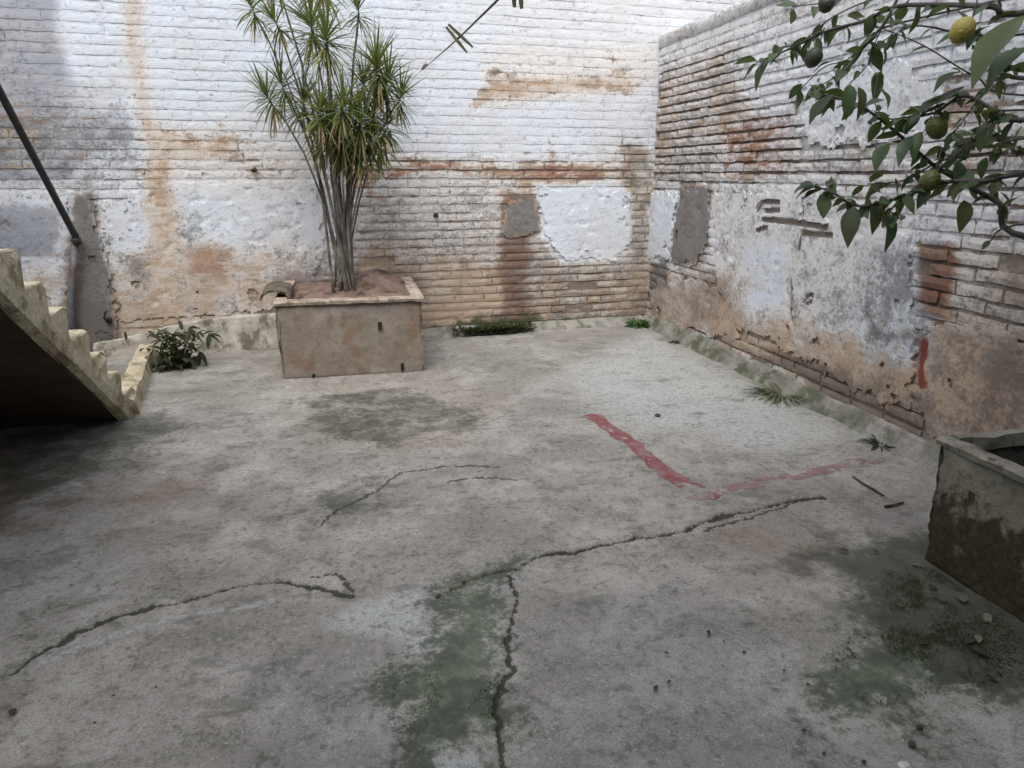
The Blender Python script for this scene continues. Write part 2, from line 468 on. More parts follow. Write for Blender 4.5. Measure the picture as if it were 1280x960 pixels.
# worn red paint line on the floor, two strokes
def paint_line(pts_px, width, cover, label, mat):
    pts = [on_floor(p) for p in pts_px]
    pc = np.array(pts); lo = pc.min(0) - width; hi = pc.max(0) + width
    s = 0.004
    ux = np.arange(lo[0], hi[0], s); uy = np.arange(lo[1], hi[1], s)
    PX, PY = np.meshgrid(ux, uy, indexing='ij'); px = PX.ravel(); py = PY.ravel()
    d = line_d(px + 0.03 * (fbm(px, py, 14, 3) - 0.5), py + 0.03 * (fbm(px + 5, py, 14, 3) - 0.5), pts)
    ln = np.hypot(*(pc[-1] - pc[0])); tt = ((px - pc[0, 0]) * (pc[-1, 0] - pc[0, 0]) + (py - pc[0, 1]) * (pc[-1, 1] - pc[0, 1])) / ln ** 2
    wear = fbm(px, py, 9, 5, 0.7)
    keep = (fbm(px, py + 3, 45, 2) < 0.80) & (d < width * (0.65 + 0.7 * fbm(px, py, 5, 2))) & (wear < np.interp(tt, *cover))
    f = grid_faces(len(ux), len(uy)); kf = keep[f].all(1); f = f[kf]
    used = np.unique(f); re = np.full(len(px), -1); re[used] = np.arange(len(used)); f = re[f]
    zz_ = floor_h(px[used], py[used]) + 0.0014
    o = mesh_obj('painted_line', np.stack([px[used], py[used], zz_], 1), f, mat, None, None, None, True)
    return tag(o, label, None, None, 'structure')

MAT_REDLINE = simple_mat('worn red floor paint', (0.185, 0.062, 0.066), (0.225, 0.098, 0.10), 16, 60, (0.23, 0.15, 0.145), 0.8, 0.3, 0.004)
MAT_REDFADE = simple_mat('faded red floor paint', (0.21, 0.12, 0.125), (0.26, 0.17, 0.17), 16, 60, (0.25, 0.215, 0.21), 0.85, 0.4, 0.004)
paint_line([(742, 520), (790, 553), (835, 590), (885, 616)], 0.052, ([0, .5, .85, 1], [0.66, 0.80, 0.68, 0.52]), 'worn red painted stroke running from mid floor to corner mark', MAT_REDLINE)
paint_line([(868, 617), (930, 605), (1000, 592), (1060, 580), (1105, 572)], 0.045, ([0, .15, .3, .42, .5, .9, 1], [0.60, 0.50, 0.54, 0.42, 0.55, 0.54, 0.4]), 'faded red painted stroke running to foot of plaster wall', MAT_REDFADE)

# ------------------------------------------------------------------ the two big walls
class Wall:
    def __init__(s, name, to_px, place, label, loc):
        s.to = to_px; s.place = place; s.zones = []
        s.root = empty(name, loc, label, 'wall')
    def poly(s, pl): return [s.to(p) for p in pl]

    def fields(s, u, z):
        """fa = (white, ochre, cement, dirt), fb = (blue, green, redpaint, redbrick), eroded"""
        nu_ = fbm(u, z, 3.1, 5, 0.66) - 0.5; nz_ = fbm(u + 21, z * 1.4, 3.1, 5, 0.66) - 0.5
        wl_ = {False: (u + 0.34 * nu_, z + 0.20 * nz_), True: (u + 0.11 * nu_, z + 0.10 * nz_)}
        f = {k: np.full(u.shape, v) for k, v in s.base.items()}
        for chans, polys, w in s.zones:
            m = np.zeros(u.shape)
            wu, wz = wl_[w <= 0.04]
            for pl in polys: m = np.maximum(m, soft(poly_sd(wu, wz, s.poly(pl)), w * 1.7 + 0.01))
            for k, v in chans.items():
                f[k] = f[k] * (1 - m) + v * m
        lowz = np.clip((1.25 - z) / 0.5, 0, 1)
        w1 = fbm(u + 3, z, 1.3, 3) - 0.5; w2 = fbm(u, z + 9, 4.5, 5, 0.68) - 0.5; w3 = fbm(u + 31, z * 1.7, 2.6, 4, 0.62)
        f['W'] = np.where(f['W'] > 0.99, f['W'], f['W'] + 0.26 * w1 + 0.42 * w2 * (0.5 + 0.5 * lowz) - 0.05 * lowz)
        f['O'] = np.clip(f['O'] + lowz * (0.95 * w3 - 0.30) + 0.5 * w2 * (f['O'] > 0.1), 0, 1)
        f['D'] = np.clip(f['D'] + 0.40 * w2 + 0.06 * lowz, 0, 1)
        f['R'] = np.clip(f['R'] + 0.5 * w1, 0, 1)
        for g in s.grooves:
            m = np.clip(1.6 - line_d(u, z, [s.to(p) for p in g[0]]) / g[1], 0, 1)
            for k, v in dict(W=0.1, D=1.0, R=0.6).items(): f[k] = f[k] * (1 - m) + v * m
        return f

    def attrs(s, u, z, n=None):
        f = s.fields(u, z); r = rng.random((len(u), 4)) if n is None else n
        r = r.copy(); r[:, 3] = f['E']
        return f, {'fa': np.stack([f['W'], f['O'], f['C'], f['D']], 1), 'fb': np.stack([f['B'], f['G'], f['P'], f['R']], 1), 'rnd': r}

    def covered(s, u, z):
        c = np.zeros(u.shape)
        for _, pl, _t in s.patches: c = np.maximum(c, soft(poly_sd(u, z, s.poly(pl)), 0.03))
        return c

    def mortar(s, u0, u1, z0, z1, step=0.015):
        us = np.arange(u0, u1 + step, step); zs = np.arange(z0, z1 + step * .9, step)
        U, Zz = np.meshgrid(us, zs, indexing='ij'); u = U.ravel(); z = Zz.ravel()
        f, at_ = s.attrs(u, z)
        e_ = f['E']; d = 0.008 * (fbm(u, z * 1.6, 5, 4, 0.6) - 0.5) * (0.75 + 0.25 * e_) + 0.0006 * (1 - e_) - e_ ** 2 * s.rake * (0.35 + 1.1 * fbm(u, z * 3, 2.5, 3))
        mesh_obj('mortar_bed', s.place(u, z, d), grid_faces(len(us), len(zs), s.flip), MAT_MORTAR, s.root, None, at_, True)

    def bricks(s, u0, u1, z0, z1, n_parts, score):
        pitch, L = s.pitch, 0.265
        items = []
        for k in range(int((z1 - z0) / pitch)):
            za = z0 + k * pitch
            u = u0 - L * (0.5 if k % 2 else 0.0) + random.uniform(-.03, .03)
            while u < u1:
                l = L * (0.5 if random.random() < 0.16 else 1.0) + random.uniform(-.015, .015)
                a = max(u, u0); b = min(u + l - random.uniform(.007, .018), u1)
                if b - a > 0.05: items.append((a, b, za + random.uniform(.002, .009), za + pitch - random.uniform(.006, .017)))
                u += l
        cu = np.array([(i[0] + i[1]) / 2 for i in items]); cz = np.array([(i[2] + i[3]) / 2 for i in items])
        cov = s.covered(cu, cz); f = s.fields(cu, cz)
        sc = score(cu, cz, f)
        order = np.argsort(-sc)
        parts = [i for i in order if cov[i] < 0.5 and sc[i] > 0][:n_parts]
        pset = set(parts)
        rest = [i for i in range(len(items)) if cov[i] < 0.85 and i not in pset]
        def shape(i, nu, nz):
            a, b, c, d = items[i]
            e = f['E'][i]
            proud = 0.0026 + 0.0060 * e + random.uniform(-.003, .004) * (0.10 + e)
            if random.random() < 0.07 * e: proud -= 0.016
            us = np.linspace(a, b, nu); zs = np.linspace(c, d, nz)
            U, Zz = np.meshgrid(us, zs, indexing='ij'); u = U.ravel(); z = Zz.ravel()
            edge = np.zeros(U.shape, bool); edge[0] = edge[-1] = True; edge[:, 0] = edge[:, -1] = True
            ed = edge.ravel()
            ju = np.where(ed, rng.uniform(-.004, .004, u.shape), 0); jz = np.where(ed, rng.uniform(-.0035, .0035, u.shape), 0)
            tilt = random.uniform(-.02, .02)
            dd = proud + tilt * (0.1 + e) * (u - (a + b) / 2) + (0.0012 + 0.006 * e) * (fbm(u, z, 28, 3) - 0.5) - np.where(ed, 0.0003 + 0.0045 * e, 0)
            fr = [(uu, zz_, d_) for uu, zz_, d_ in zip(u + ju, z + jz, dd)]
            ring = [(k, 0) for k in range(nu)] + [(nu - 1, k) for k in range(1, nz)] + [(k, nz - 1) for k in range(nu - 2, -1, -1)] + [(0, k) for k in range(nz - 2, 0, -1)]
            ri = [p * nz + q for p, q in ring]
            back = [(fr[k][0], fr[k][1], -0.03) for k in ri]
            fs = [tuple(int(t) for t in r) for r in grid_faces(nu, nz, s.flip)]
            n0 = nu * nz; m = len(ri)
            for k in range(m):
                k2 = (k + 1) % m
                q = (ri[k2], ri[k], n0 + k, n0 + k2)
                fs.append(q[::-1] if s.flip else q)
            return np.array(fr + back), fs
        for i in parts:
            P, fs = shape(i, 6, 3)
            r = np.tile(rng.random(4), (len(P), 1))
            _, at_ = s.attrs(P[:, 0], P[:, 1], r)
            W = s.place(P[:, 0], P[:, 1], P[:, 2])
            mesh_obj('brick', W, fs, MAT_BRICK, s.root, W.mean(0), at_)
        V = []; FS = []; R_ = []; UZ = []; n0 = 0
        for i in rest:
            P, fs = shape(i, 9, 4)
            V.append(s.place(P[:, 0], P[:, 1], P[:, 2])); UZ.append(P)
            R_.append(np.tile(rng.random(4), (len(P), 1)))
            FS.append(np.array(fs) + n0); n0 += len(P)
        UZ = np.concatenate(UZ)
        _, at_ = s.attrs(UZ[:, 0], UZ[:, 1], np.concatenate(R_))
        o = mesh_obj('brickwork', np.concatenate(V), np.concatenate(FS), MAT_BRICK, s.root, None, at_)
        o['kind'] = 'stuff'

    def plaster(s, name, pl, thick, step=0.012):
        P = s.poly(pl); pc = np.array(P)
        lo = pc.min(0) - .1; hi = pc.max(0) + .1
        us = np.arange(lo[0], hi[0], step); zs = np.arange(lo[1], hi[1], step)
        U, Zz = np.meshgrid(us, zs, indexing='ij'); u = U.ravel(); z = Zz.ravel()
        wu = u + 0.20 * (fbm(u, z, 6, 6, 0.72) - 0.5); wz = z + 0.20 * (fbm(u + 21, z, 6, 6, 0.72) - 0.5)
        sdv = poly_sd(wu, wz, P)
        chips = fbm(u + 3, z + 8, 7, 4, 0.6)
        keep = (sdv > 0) & ~((chips > 0.76) & (sdv < 0.18))
        for g in s.grooves: keep &= line_d(u + 0.02 * (fbm(u, z, 20, 3) - .5), z + 0.02 * (fbm(u + 4, z, 20, 3) - .5), [s.to(p) for p in g[0]]) > g[1]
        ed = np.clip(sdv / 0.02, 0, 1)
        d = 0.0045 + 0.008 * s.fields(u, z)['E'] + 0.30 * (thick) * (0.8 + 0.2 * ed) + 0.010 * (fbm(u, z, 3, 3, 0.5) - 0.5) + 0.004 * (fbm(u, z, 16, 3) - 0.5)
        d = d - 0.006 * np.clip((fbm(u + 50, z, 13, 3) - 0.66) * 8, 0, 1)
        f = grid_faces(len(us), len(zs), s.flip); f = f[keep[f].all(1)]
        if len(f) == 0: return
        # rim: boundary edges dropped back to the wall
        e = np.concatenate([f[:, [0, 1]], f[:, [1, 2]], f[:, [2, 3]], f[:, [3, 0]]])
        key = np.sort(e, 1); kk = key[:, 0] * (len(u) + 1) + key[:, 1]
        uq, inv, cnt = np.unique(kk, return_inverse=True, return_counts=True)
        be = e[cnt[inv] == 1]
        used = np.unique(f); re = np.full(len(u), -1); re[used] = np.arange(len(used))
        bv = np.unique(be); rb = np.full(len(u), -1); rb[bv] = len(used) + np.arange(len(bv)); rt = np.full(len(u), -1); rt[bv] = len(used) + len(bv) + np.arange(len(bv))
        f2 = np.concatenate([re[f], np.stack([rt[be[:, 1]], rt[be[:, 0]], rb[be[:, 0]], rb[be[:, 1]]], 1)])
        au = np.concatenate([u[used], u[bv], u[bv]]); az = np.concatenate([z[used], z[bv], z[bv]]); ad = np.concatenate([d[used], np.full(len(bv), -0.012), d[bv]])
        _, at_ = s.attrs(au, az)
        mesh_obj(name, s.place(au, az, ad), f2, MAT_PLASTER, s.root, None, at_, True)

# --- back wall
bw = Wall('back_wall', on_back, lambda u, z, d: np.stack([u + BWS * d, yb(u) - d, z], 1),
          'tall whitewashed brick wall with peeling paint behind the tufted plant', (0.0, yb(0), 0))
bw.flip = False; bw.pitch = 0.069; bw.rake = 0.007
bw.base = dict(W=0.84, O=0.0, C=0.0, D=0.16, B=0.75, G=0.0, P=0.0, R=0.25, E=0.12)
bw.grooves = []
bw.zones = [
    (dict(B=0.45), [[(520, -80), (1000, -80), (1000, 100), (600, 120)]], 0.3),
    (dict(W=0.66, B=0.35, D=0.30, E=0.30), [[(-100, 170), (200, 180), (330, 160), (480, 200), (640, 195), (830, 200), (830, 420), (-100, 460)]], 0.12),
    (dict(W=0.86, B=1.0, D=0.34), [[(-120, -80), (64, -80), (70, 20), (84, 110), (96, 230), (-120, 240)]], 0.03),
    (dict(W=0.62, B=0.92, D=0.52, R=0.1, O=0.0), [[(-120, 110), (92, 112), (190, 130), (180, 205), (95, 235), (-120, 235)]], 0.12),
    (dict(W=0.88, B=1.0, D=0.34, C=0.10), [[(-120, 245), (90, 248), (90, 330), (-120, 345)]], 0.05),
    (dict(W=0.86, B=0.75, D=0.22), [[(125, 245), (180, 240), (185, 310), (140, 320)], [(220, 235), (400, 235), (410, 300), (340, 310), (225, 295)]], 0.06),
    (dict(W=0.45, B=0.2, D=0.30, O=0.40), [[(200, 320), (345, 325), (345, 400), (140, 415), (140, 380)]], 0.12),
    (dict(C=0.85, D=0.5, W=0.3), [[(88, 240), (112, 240), (128, 300), (146, 385), (142, 440), (84, 440)]], 0.035),
    (dict(D=0.9, W=0.3), [[(105, 395), (145, 390), (142, 430), (100, 430)]], 0.05),
    (dict(D=0.62), [[(165, 322), (192, 322), (192, 352), (168, 352)], [(228, 270), (250, 270), (250, 300), (230, 300)]], 0.06),
    (dict(O=0.92, W=0.55, D=0.15, B=0.1), [[(152, -60), (172, -60), (184, 110), (196, 160), (216, 250), (218, 400), (196, 402), (188, 240), (172, 140), (160, 50)]], 0.035),
    (dict(O=0.70, W=0.46, R=0.7, B=0.1), [[(188, 160), (215, 165), (290, 175), (285, 195), (215, 200), (214, 320), (196, 320)]], 0.05),
    (dict(O=0.35, W=0.30, R=1.0, D=0.3), [[(238, 310), (288, 308), (284, 340), (246, 342)]], 0.035),
    (dict(O=0.6, W=0.40, D=0.25, B=0.0), [[(612, 92), (792, 94), (788, 114), (590, 132)]], 0.035),
    (dict(W=0.70, B=0.1), [[(620, 60), (820, 62), (800, 92), (610, 92)]], 0.06),
    (dict(W=0.40, R=0.72, D=0.32, E=0.8, O=0.3, B=0.1), [[(465, 196), (640, 205), (800, 200), (802, 226), (640, 230), (560, 222), (470, 224)]], 0.035),
    (dict(W=0.44, R=0.75, O=0.4, E=0.6), [[(438, 190), (510, 200), (485, 235), (462, 265), (440, 262)]], 0.05),
    (dict(W=0.63, R=0.30, B=0.25, D=0.40, E=0.42, O=0.2), [[(470, 228), (632, 232), (632, 330), (450, 335)]], 0.05),
    (dict(W=0.50, R=0.40, B=0.0, D=0.30, O=0.50, E=0.48), [[(440, 322), (632, 330), (632, 408), (440, 420)]], 0.06),
    (dict(W=0.40, O=0.60, R=0.3, D=0.2, E=0.6), [[(528, 372), (632, 368), (632, 400), (528, 412)]], 0.05),
    (dict(W=0.60, R=0.45, B=0.0, D=0.46, E=0.68, O=0.15), [[(630, 296), (680, 296), (700, 328), (796, 326), (804, 405), (632, 405)]], 0.04),
    (dict(W=0.22, R=0.85, D=0.55), [[(628, 240), (668, 244), (660, 300), (662, 402), (630, 404)]], 0.03),
    (dict(W=1.05, B=0.75, D=0.02, R=0), [[(672, 234), (787, 234), (787, 302), (770, 322), (705, 326), (676, 292)]], 0.02),
    (dict(C=0.75, W=0.2, D=0.45, O=0.2), [[(628, 250), (670, 246), (674, 290), (640, 298), (628, 290)]], 0.02),
    (dict(W=0.36, D=0.62, G=0.25, E=0.8), [[(780, 170), (812, 172), (812, 250), (788, 250)]], 0.05),
    (dict(W=0.50, D=0.50, B=0.1, E=0.4, O=0.25), [[(786, 190), (812, 190), (812, 400), (788, 400)]], 0.03),
    (dict(G=0.62, D=0.55), [[(520, 404), (640, 398), (800, 394), (800, 412), (520, 424)]], 0.05),
    (dict(G=0.80, D=0.7), [[(575, 403), (665, 398), (665, 416), (575, 420)]], 0.04),
    (dict(D=0.95, W=0.1), [[(612, 89), (623, 89), (623, 93), (612, 93)]], 0.012),
    (dict(D=0.55, W=0.4, R=0.6), [[(360, 340), (420, 335), (520, 340), (530, 372), (350, 372)]], 0.06),
    (dict(W=0.88, D=0.12, B=0.5, E=0.12), [[(815, -90), (1100, -90), (1100, 60), (822, 60)]], 0.03),
]
bw.patches = [
    ('plaster_patch', [(672, 234), (787, 234), (789, 302), (770, 324), (705, 328), (678, 292)], 0.012),
    ('cement_patch', [(628, 252), (650, 244), (672, 250), (674, 290), (640, 298), (628, 290)], 0.010),
    ('cement_patch', [(88, 240), (112, 240), (128, 300), (146, 385), (142, 440), (84, 440)], 0.014),
    ('plaster_patch', [(-120, 242), (88, 246), (86, 440), (-120, 460)], 0.008),
    ('plaster_patch', [(122, 250), (190, 236), (300, 232), (398, 228), (412, 300), (380, 372), (340, 392), (220, 398), (150, 404), (138, 330)], 0.007),
]
bw.mortar(-3.3, 5.2, -0.06, 3.9)
bw.bricks(-3.25, 5.15, 0.0, 3.86, 300, lambda u, z, f: (f['E'] - 0.35 + 0.3 * np.clip(0.6 - f['W'], 0, 1)) * ((u > -2.6) & (u < 2.7) & (z < 2.8)) + 0.3 * ((u > 0.55) & (u < 2.65) & (z < 2.7)))
for nme, pl, tck in bw.patches: bw.plaster(nme, pl, tck)

# --- right wall
rw = Wall('side_wall', on_right, lambda u, z, d: np.stack([RWX - d, u, z], 1),
          'lower brick and plaster side wall crumbling behind the lemon branches', (RWX, 3.5, 0))
rw.flip = True; rw.pitch = 0.068; rw.rake = 0.020
rw.base = dict(W=0.72, O=0.0, C=0.0, D=0.30, B=0.5, G=0.0, P=0.0, R=0.30, E=0.60)
rw.grooves = [
    ([(948, 262), (955, 252), (975, 253)], 0.012, 0.022), ([(958, 263), (975, 263)], 0.010, 0.02),
    ([(955, 274), (985, 277), (1035, 284)], 0.013, 0.024), ([(948, 288), (960, 284)], 0.010, 0.018),
    ([(1005, 292), (1040, 294)], 0.012, 0.022), ([(1005, 250), (1004, 285), (1000, 312)], 0.006, 0.014),
    ([(1010, 370), (1018, 368), (1016, 378), (1008, 380), (1010, 370)], 0.006, 0.014),
    ([(991, 350), (991, 400)], 0.005, 0.010),
]
rw.zones = [
    (dict(W=0.76, D=0.36, E=0.2, B=0.3), [[(826, 20), (900, -40), (1400, -260), (1400, -60), (1100, 20), (930, 60), (830, 82)]], 0.08),
    (dict(W=0.54, D=0.48, E=1.0, B=0.2, R=0.3, O=0.2), [[(830, 85), (930, 60), (930, 130), (905, 220), (1010, 190), (1300, 180), (1300, 240), (1010, 232), (815, 245), (815, 160)]], 0.06),
    (dict(W=0.48, O=0.35, D=0.4, E=1.0, R=0.25, B=0.1), [[(832, 92), (905, 70), (905, 90), (850, 120), (835, 200), (818, 235), (812, 170)]], 0.05),
    (dict(W=0.44, R=0.70, O=0.35, D=0.32, E=1.0), [[(905, 145), (1000, 128), (1002, 190), (985, 222), (905, 215)]], 0.04),
    (dict(W=0.35, O=0.5, R=0.3, E=0.9), [[(905, 118), (945, 112), (945, 150), (905, 150)], [(1190, 110), (1240, 110), (1240, 160), (1190, 160)]], 0.05),
    (dict(W=0.80, B=0.35, D=0.36, R=0.1, E=0.1), [[(880, 238), (1010, 235), (1150, 265), (1150, 420), (1000, 400), (920, 390), (890, 340)]], 0.06),
    (dict(W=0.92, B=0.7, D=0.14), [[(812, 240), (848, 240), (842, 332), (806, 325)], [(930, 300), (985, 300), (985, 385), (930, 380)]], 0.03),
    (dict(C=0.95, W=0.2, D=0.45), [[(852, 235), (887, 234), (886, 300), (868, 332), (842, 326), (842, 290)]], 0.025),
    (dict(C=0.72, D=0.55, W=0.3), [[(814, 326), (836, 326), (836, 362), (812, 366)]], 0.03),
    (dict(W=0.46, O=0.40, D=0.45, B=0.0, R=0.4, E=0.7), [[(808, 362), (880, 330), (925, 350), (935, 430), (808, 412)]], 0.08),
    (dict(W=0.38, O=0.60, R=0.35, D=0.38, B=0.0), [[(900, 398), (1010, 408), (1085, 440), (1150, 470), (1150, 560), (1000, 470), (900, 425)]], 0.07),
    (dict(O=0.70, W=0.35, D=0.30), [[(965, 412), (1060, 430), (1085, 465), (1030, 462), (965, 440)]], 0.05),
    (dict(C=0.58, D=0.5, B=0.95, W=0.65), [[(1070, 390), (1092, 362), (1105, 395), (1142, 385), (1148, 445), (1110, 440), (1072, 432)]], 0.05),
    (dict(D=0.62, B=0.8), [[(1095, 320), (1145, 320), (1142, 380), (1105, 375)]], 0.06),
    (dict(W=0.05, R=1.0, D=0.50, E=1.0), [[(1146, 306), (1194, 308), (1188, 400), (1152, 388)]], 0.025),
    (dict(W=0.54, R=0.15, O=0.3, D=0.42, B=0.0, E=0.6), [[(1192, 300), (1400, 330), (1400, 560), (1160, 520), (1172, 410), (1190, 400)]], 0.06),
    (dict(W=0.36, R=0.2, O=0.55, D=0.40, B=0.0), [[(1160, 410), (1200, 400), (1420, 470), (1420, 640), (1160, 560)]], 0.05),
    (dict(P=0.85, W=0.2, D=0.2), [[(1146, 425), (1160, 423), (1157, 488), (1142, 492)]], 0.012),
    (dict(P=0.66), [[(1122, 420), (1140, 428), (1128, 440)]], 0.02),
    (dict(W=0.25, R=0.6, D=0.66, O=0.3), [[(1020, 478), (1070, 480), (1160, 520), (1150, 570), (1085, 540), (1030, 510)]], 0.06),
    (dict(W=0.2, R=0.7, D=0.62, O=0.4), [[(1212, 450), (1260, 440), (1320, 470), (1300, 520), (1220, 510)]], 0.07),
    (dict(D=0.95, W=0.1), [[(965, 444), (1010, 452), (1060, 466), (1064, 492), (1040, 490), (1000, 462)]], 0.03),
]
rw.zones += [(dict(D=0.55, W=0.6), [[(826, 38), (920, -2), (1100, -80), (1100, -66), (920, 12), (828, 52)]], 0.02)]
rw.patches = [
    ('plaster_patch', [(892, 240), (1008, 236), (1090, 262), (1142, 300), (1146, 440), (1140, 520), (1070, 480), (970, 432), (925, 410), (895, 345)], 0.014),
    ('plaster_patch', [(808, 240), (846, 240), (841, 332), (826, 324), (806, 326)], 0.012),
    ('cement_patch', [(853, 236), (887, 235), (886, 300), (868, 331), (842, 325), (844, 290)], 0.016),
    ('plaster_patch', [(812, 362), (838, 345), (880, 350), (915, 380), (930, 425), (880, 418), (815, 402)], 0.010),
    ('plaster_patch', [(1160, 405), (1200, 395), (1290, 425), (1420, 470), (1420, 640), (1200, 560), (1158, 548), (1152, 480)], 0.010),
    ('plaster_patch', [(1005, 100), (1060, 84), (1130, 80), (1180, 120), (1160, 170), (1010, 185)], 0.006),
]
rw.mortar(-1.6, yb(RWX) + 0.02, -0.06, RW_TOP - 0.03)
rw.bricks(-1.6, yb(RWX) - 0.01, 0.0, RW_TOP - 0.06, 300, lambda u, z, f: 0.1 + ((u > 1.6) & (u < 6.25) & (z > 0.25)) * (f['E'] + 0.5 / np.maximum(u, 1)) - 5 * (u < 1.5))
for nme, pl, tck in rw.patches: rw.plaster(nme, pl, tck)

# wall cores, so that the walls are solid, and the cement cap of the side wall
def prism_wall(name, mat, root, front, back, z0, z1):
    """front/back: lists of (x, y)"""
    n = len(front)
    vs = [(x, y, z0) for x, y in front] + [(x, y, z1) for x, y in front] + [(x, y, z0) for x, y in back] + [(x, y, z1) for x, y in back]
    fs = []
    for k in range(n - 1):
        fs += [(k, k + 1, n + k + 1, n + k), (2 * n + k + 1, 2 * n + k, 3 * n + k, 3 * n + k + 1), (n + k, n + k + 1, 3 * n + k + 1, 3 * n + k), (2 * n + k, 2 * n + k + 1, k + 1, k)]
    fs += [(0, n, 3 * n, 2 * n), (n - 1, 3 * n - 1 - 0, 4 * n - 1, 2 * n - 1) if False else (n - 1, 3 * n - 1, 4 * n - 1, 2 * n - 1)]
    return mesh_obj(name, vs, fs, mat, root)

MAT_CORE = simple_mat('rubble core', (0.34, 0.30, 0.25), (0.45, 0.42, 0.38), 6, 40)
prism_wall('core', MAT_CORE, bw.root, [(-3.3, yb(-3.3) + .03), (5.2, yb(5.2) + .03)], [(-3.3, yb(-3.3) + .3), (5.2, yb(5.2) + .3)], -0.05, 3.92)
g = Geo(); g.box(RWX + 0.03, RWX + 0.26, -1.6, yb(RWX), -0.05, RW_TOP - 0.035)
g.build('core', MAT_CORE, rw.root)
# irregular cement cap on the side wall
us = np.linspace(-1.6, yb(RWX) - 0.005, 320)
prof = [(-0.012, -0.10), (0.012, -0.09), (0.016, -0.03), (0.013, -0.004), (0.0, 0.002), (-0.26, 0.012)]
V = []
for k, (d, z) in enumerate(prof):
    dd = d + 0.012 * (fbm(us, us * 0 + k * 0.37, 9, 4, 0.6) - 0.5)
    zz_ = RW_TOP + z + 0.040 * (fbm(us, us * 0 + 3 + k * 0.05, 5, 5, 0.66) - 0.5)
    V.append(np.stack([RWX - dd, us, zz_], 1))
V = np.stack(V, 1).reshape(-1, 3)
_, at_ = rw.attrs(V[:, 1], V[:, 2])
mesh_obj('coping', V, grid_faces(320, len(prof), True), MAT_PLASTER, rw.root, None, at_, True)

# cement footings at the wall bases
MAT_FOOT = simple_mat('damp cement footing', (0.17, 0.165, 0.145), (0.30, 0.29, 0.265), 7, 45, (0.10, 0.11, 0.07), 0.9, 0.5, 0.008)
us = np.linspace(1.99, yb(RWX) - 0.02, 360); zs = np.linspace(0, 1, 12)
U, T_ = np.meshgrid(us, zs, indexing='ij'); u = U.ravel(); t = T_.ravel()
topz = 0.105 + 0.07 * (fbm(u, u * 0, 2.2, 4, 0.6) - 0.5)
dep = 0.085 + 0.03 * (fbm(u, u * 0 + 9, 3, 3) - 0.5)
d = 0.018 + dep * (1 - t) ** 1.3 + 0.016 * (fbm(u, t * 2, 8, 4, 0.6) - 0.5)
d[t > 0.999] = -0.02
mesh_obj('footing', np.stack([RWX - d, u, -0.02 + (topz + 0.02) * t], 1), grid_faces(360, 12, True), MAT_FOOT, rw.root, None, None, True)

MAT_FOOT2 = simple_mat('pale cement footing', (0.36, 0.33, 0.29), (0.50, 0.48, 0.44), 6, 40, (0.16, 0.15, 0.12), 0.9, 0.5, 0.008)
ua, ub = on_back((118, 430))[0], on_back((348, 430))[0]
us = np.linspace(ua, ub, 240); zs = np.linspace(0, 1, 16)
U, T_ = np.meshgrid(us, zs, indexing='ij'); u = U.ravel(); t = T_.ravel()
topz = np.interp(u, [ua, ua + 0.35, ua + 0.75, ub], [0.10, 0.16, 0.25, 0.27]) + 0.035 * (fbm(u, u * 0, 5, 4, 0.6) - 0.5)
d = 0.035 + 0.045 * (1 - t) + 0.022 * (fbm(u, t * 1.3, 7, 4, 0.6) - 0.5)
d[t > 0.95] = -0.02
mesh_obj('footing', bw.place(u, -0.02 + (topz + 0.02) * np.minimum(t / 0.93, 1), d), grid_faces(240, 16), MAT_FOOT2, bw.root, None, None, True)
ua, ub = on_back((528, 430))[0], RWX - 0.05
us = np.linspace(ua, ub, 240); zs = np.linspace(0, 1, 8)
U, T_ = np.meshgrid(us, zs, indexing='ij'); u = U.ravel(); t = T_.ravel()
d = 0.02 + 0.11 * (1 - t) ** 1.5 + 0.02 * (fbm(u, t, 7, 3) - 0.5); d[t > .99] = -0.02
mesh_obj('footing', bw.place(u, -0.02 + (0.075 + 0.03 * fbm(u, u * 0, 4, 3)) * t, d), grid_faces(240, 8), MAT_FOOT, bw.root, None, None, True)

# unseen walls added to shade the yard: house wall behind, wall beside the stair
MAT_UNSEEN_WALL = simple_mat('unseen wall render', (0.50, 0.47, 0.42), (0.60, 0.57, 0.52), 3, 40)
hw = empty('unseen_house_wall', (0, -1.0, 0), 'unseen tall house wall, added to shade the near yard floor', 'house')
g = Geo(); g.box(-3.6, 3.3, -1.3, -0.9, -0.05, 7.0); g.build('wall', MAT_UNSEEN_WALL, hw)
lw = empty('unseen_side_wall', (-3.2, 2, 0), 'unseen rendered wall along the closed side of the staircase, added for shade', 'wall')
g = Geo(); g.box(-3.55, -3.3, -0.9, yb(-3.3), -0.05, 3.4); g.build('render', MAT_UNSEEN_WALL, lw)

# ------------------------------------------------------------------ staircase
SX = -1.293
MAT_STAIR = simple_mat('cream stair render', (0.48, 0.42, 0.29), (0.62, 0.565, 0.43), 9, 55, (0.26, 0.215, 0.135), 0.9, 0.8, 0.012, speck=0.6)
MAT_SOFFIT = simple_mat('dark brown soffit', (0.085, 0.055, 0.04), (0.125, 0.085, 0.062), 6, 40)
RUN, RISE, SY0 = 0.205, 0.152, 4.50
stair = empty('staircase', (SX - 0.5, 3.2, 0), 'cream rendered stair climbing above a dark hollow', 'staircase')
def rough_block(pts2d, x0, x1, jit=0.006):
    """side profile (y, z) swept from x0 to x1 with slightly uneven edges"""
    n = len(pts2d); vs = []
    for x in (x1, x0):
        for (y, z) in pts2d: vs.append((x + random.uniform(-jit, jit), y + random.uniform(-jit, jit), z + random.uniform(-jit, jit)))
    fs = [tuple(range(n)), tuple(range(2 * n - 1, n - 1, -1))]
    for k in range(n):
        k2 = (k + 1) % n; fs.append((k2, k, n + k, n + k2))
    return vs, fs
NST = 15
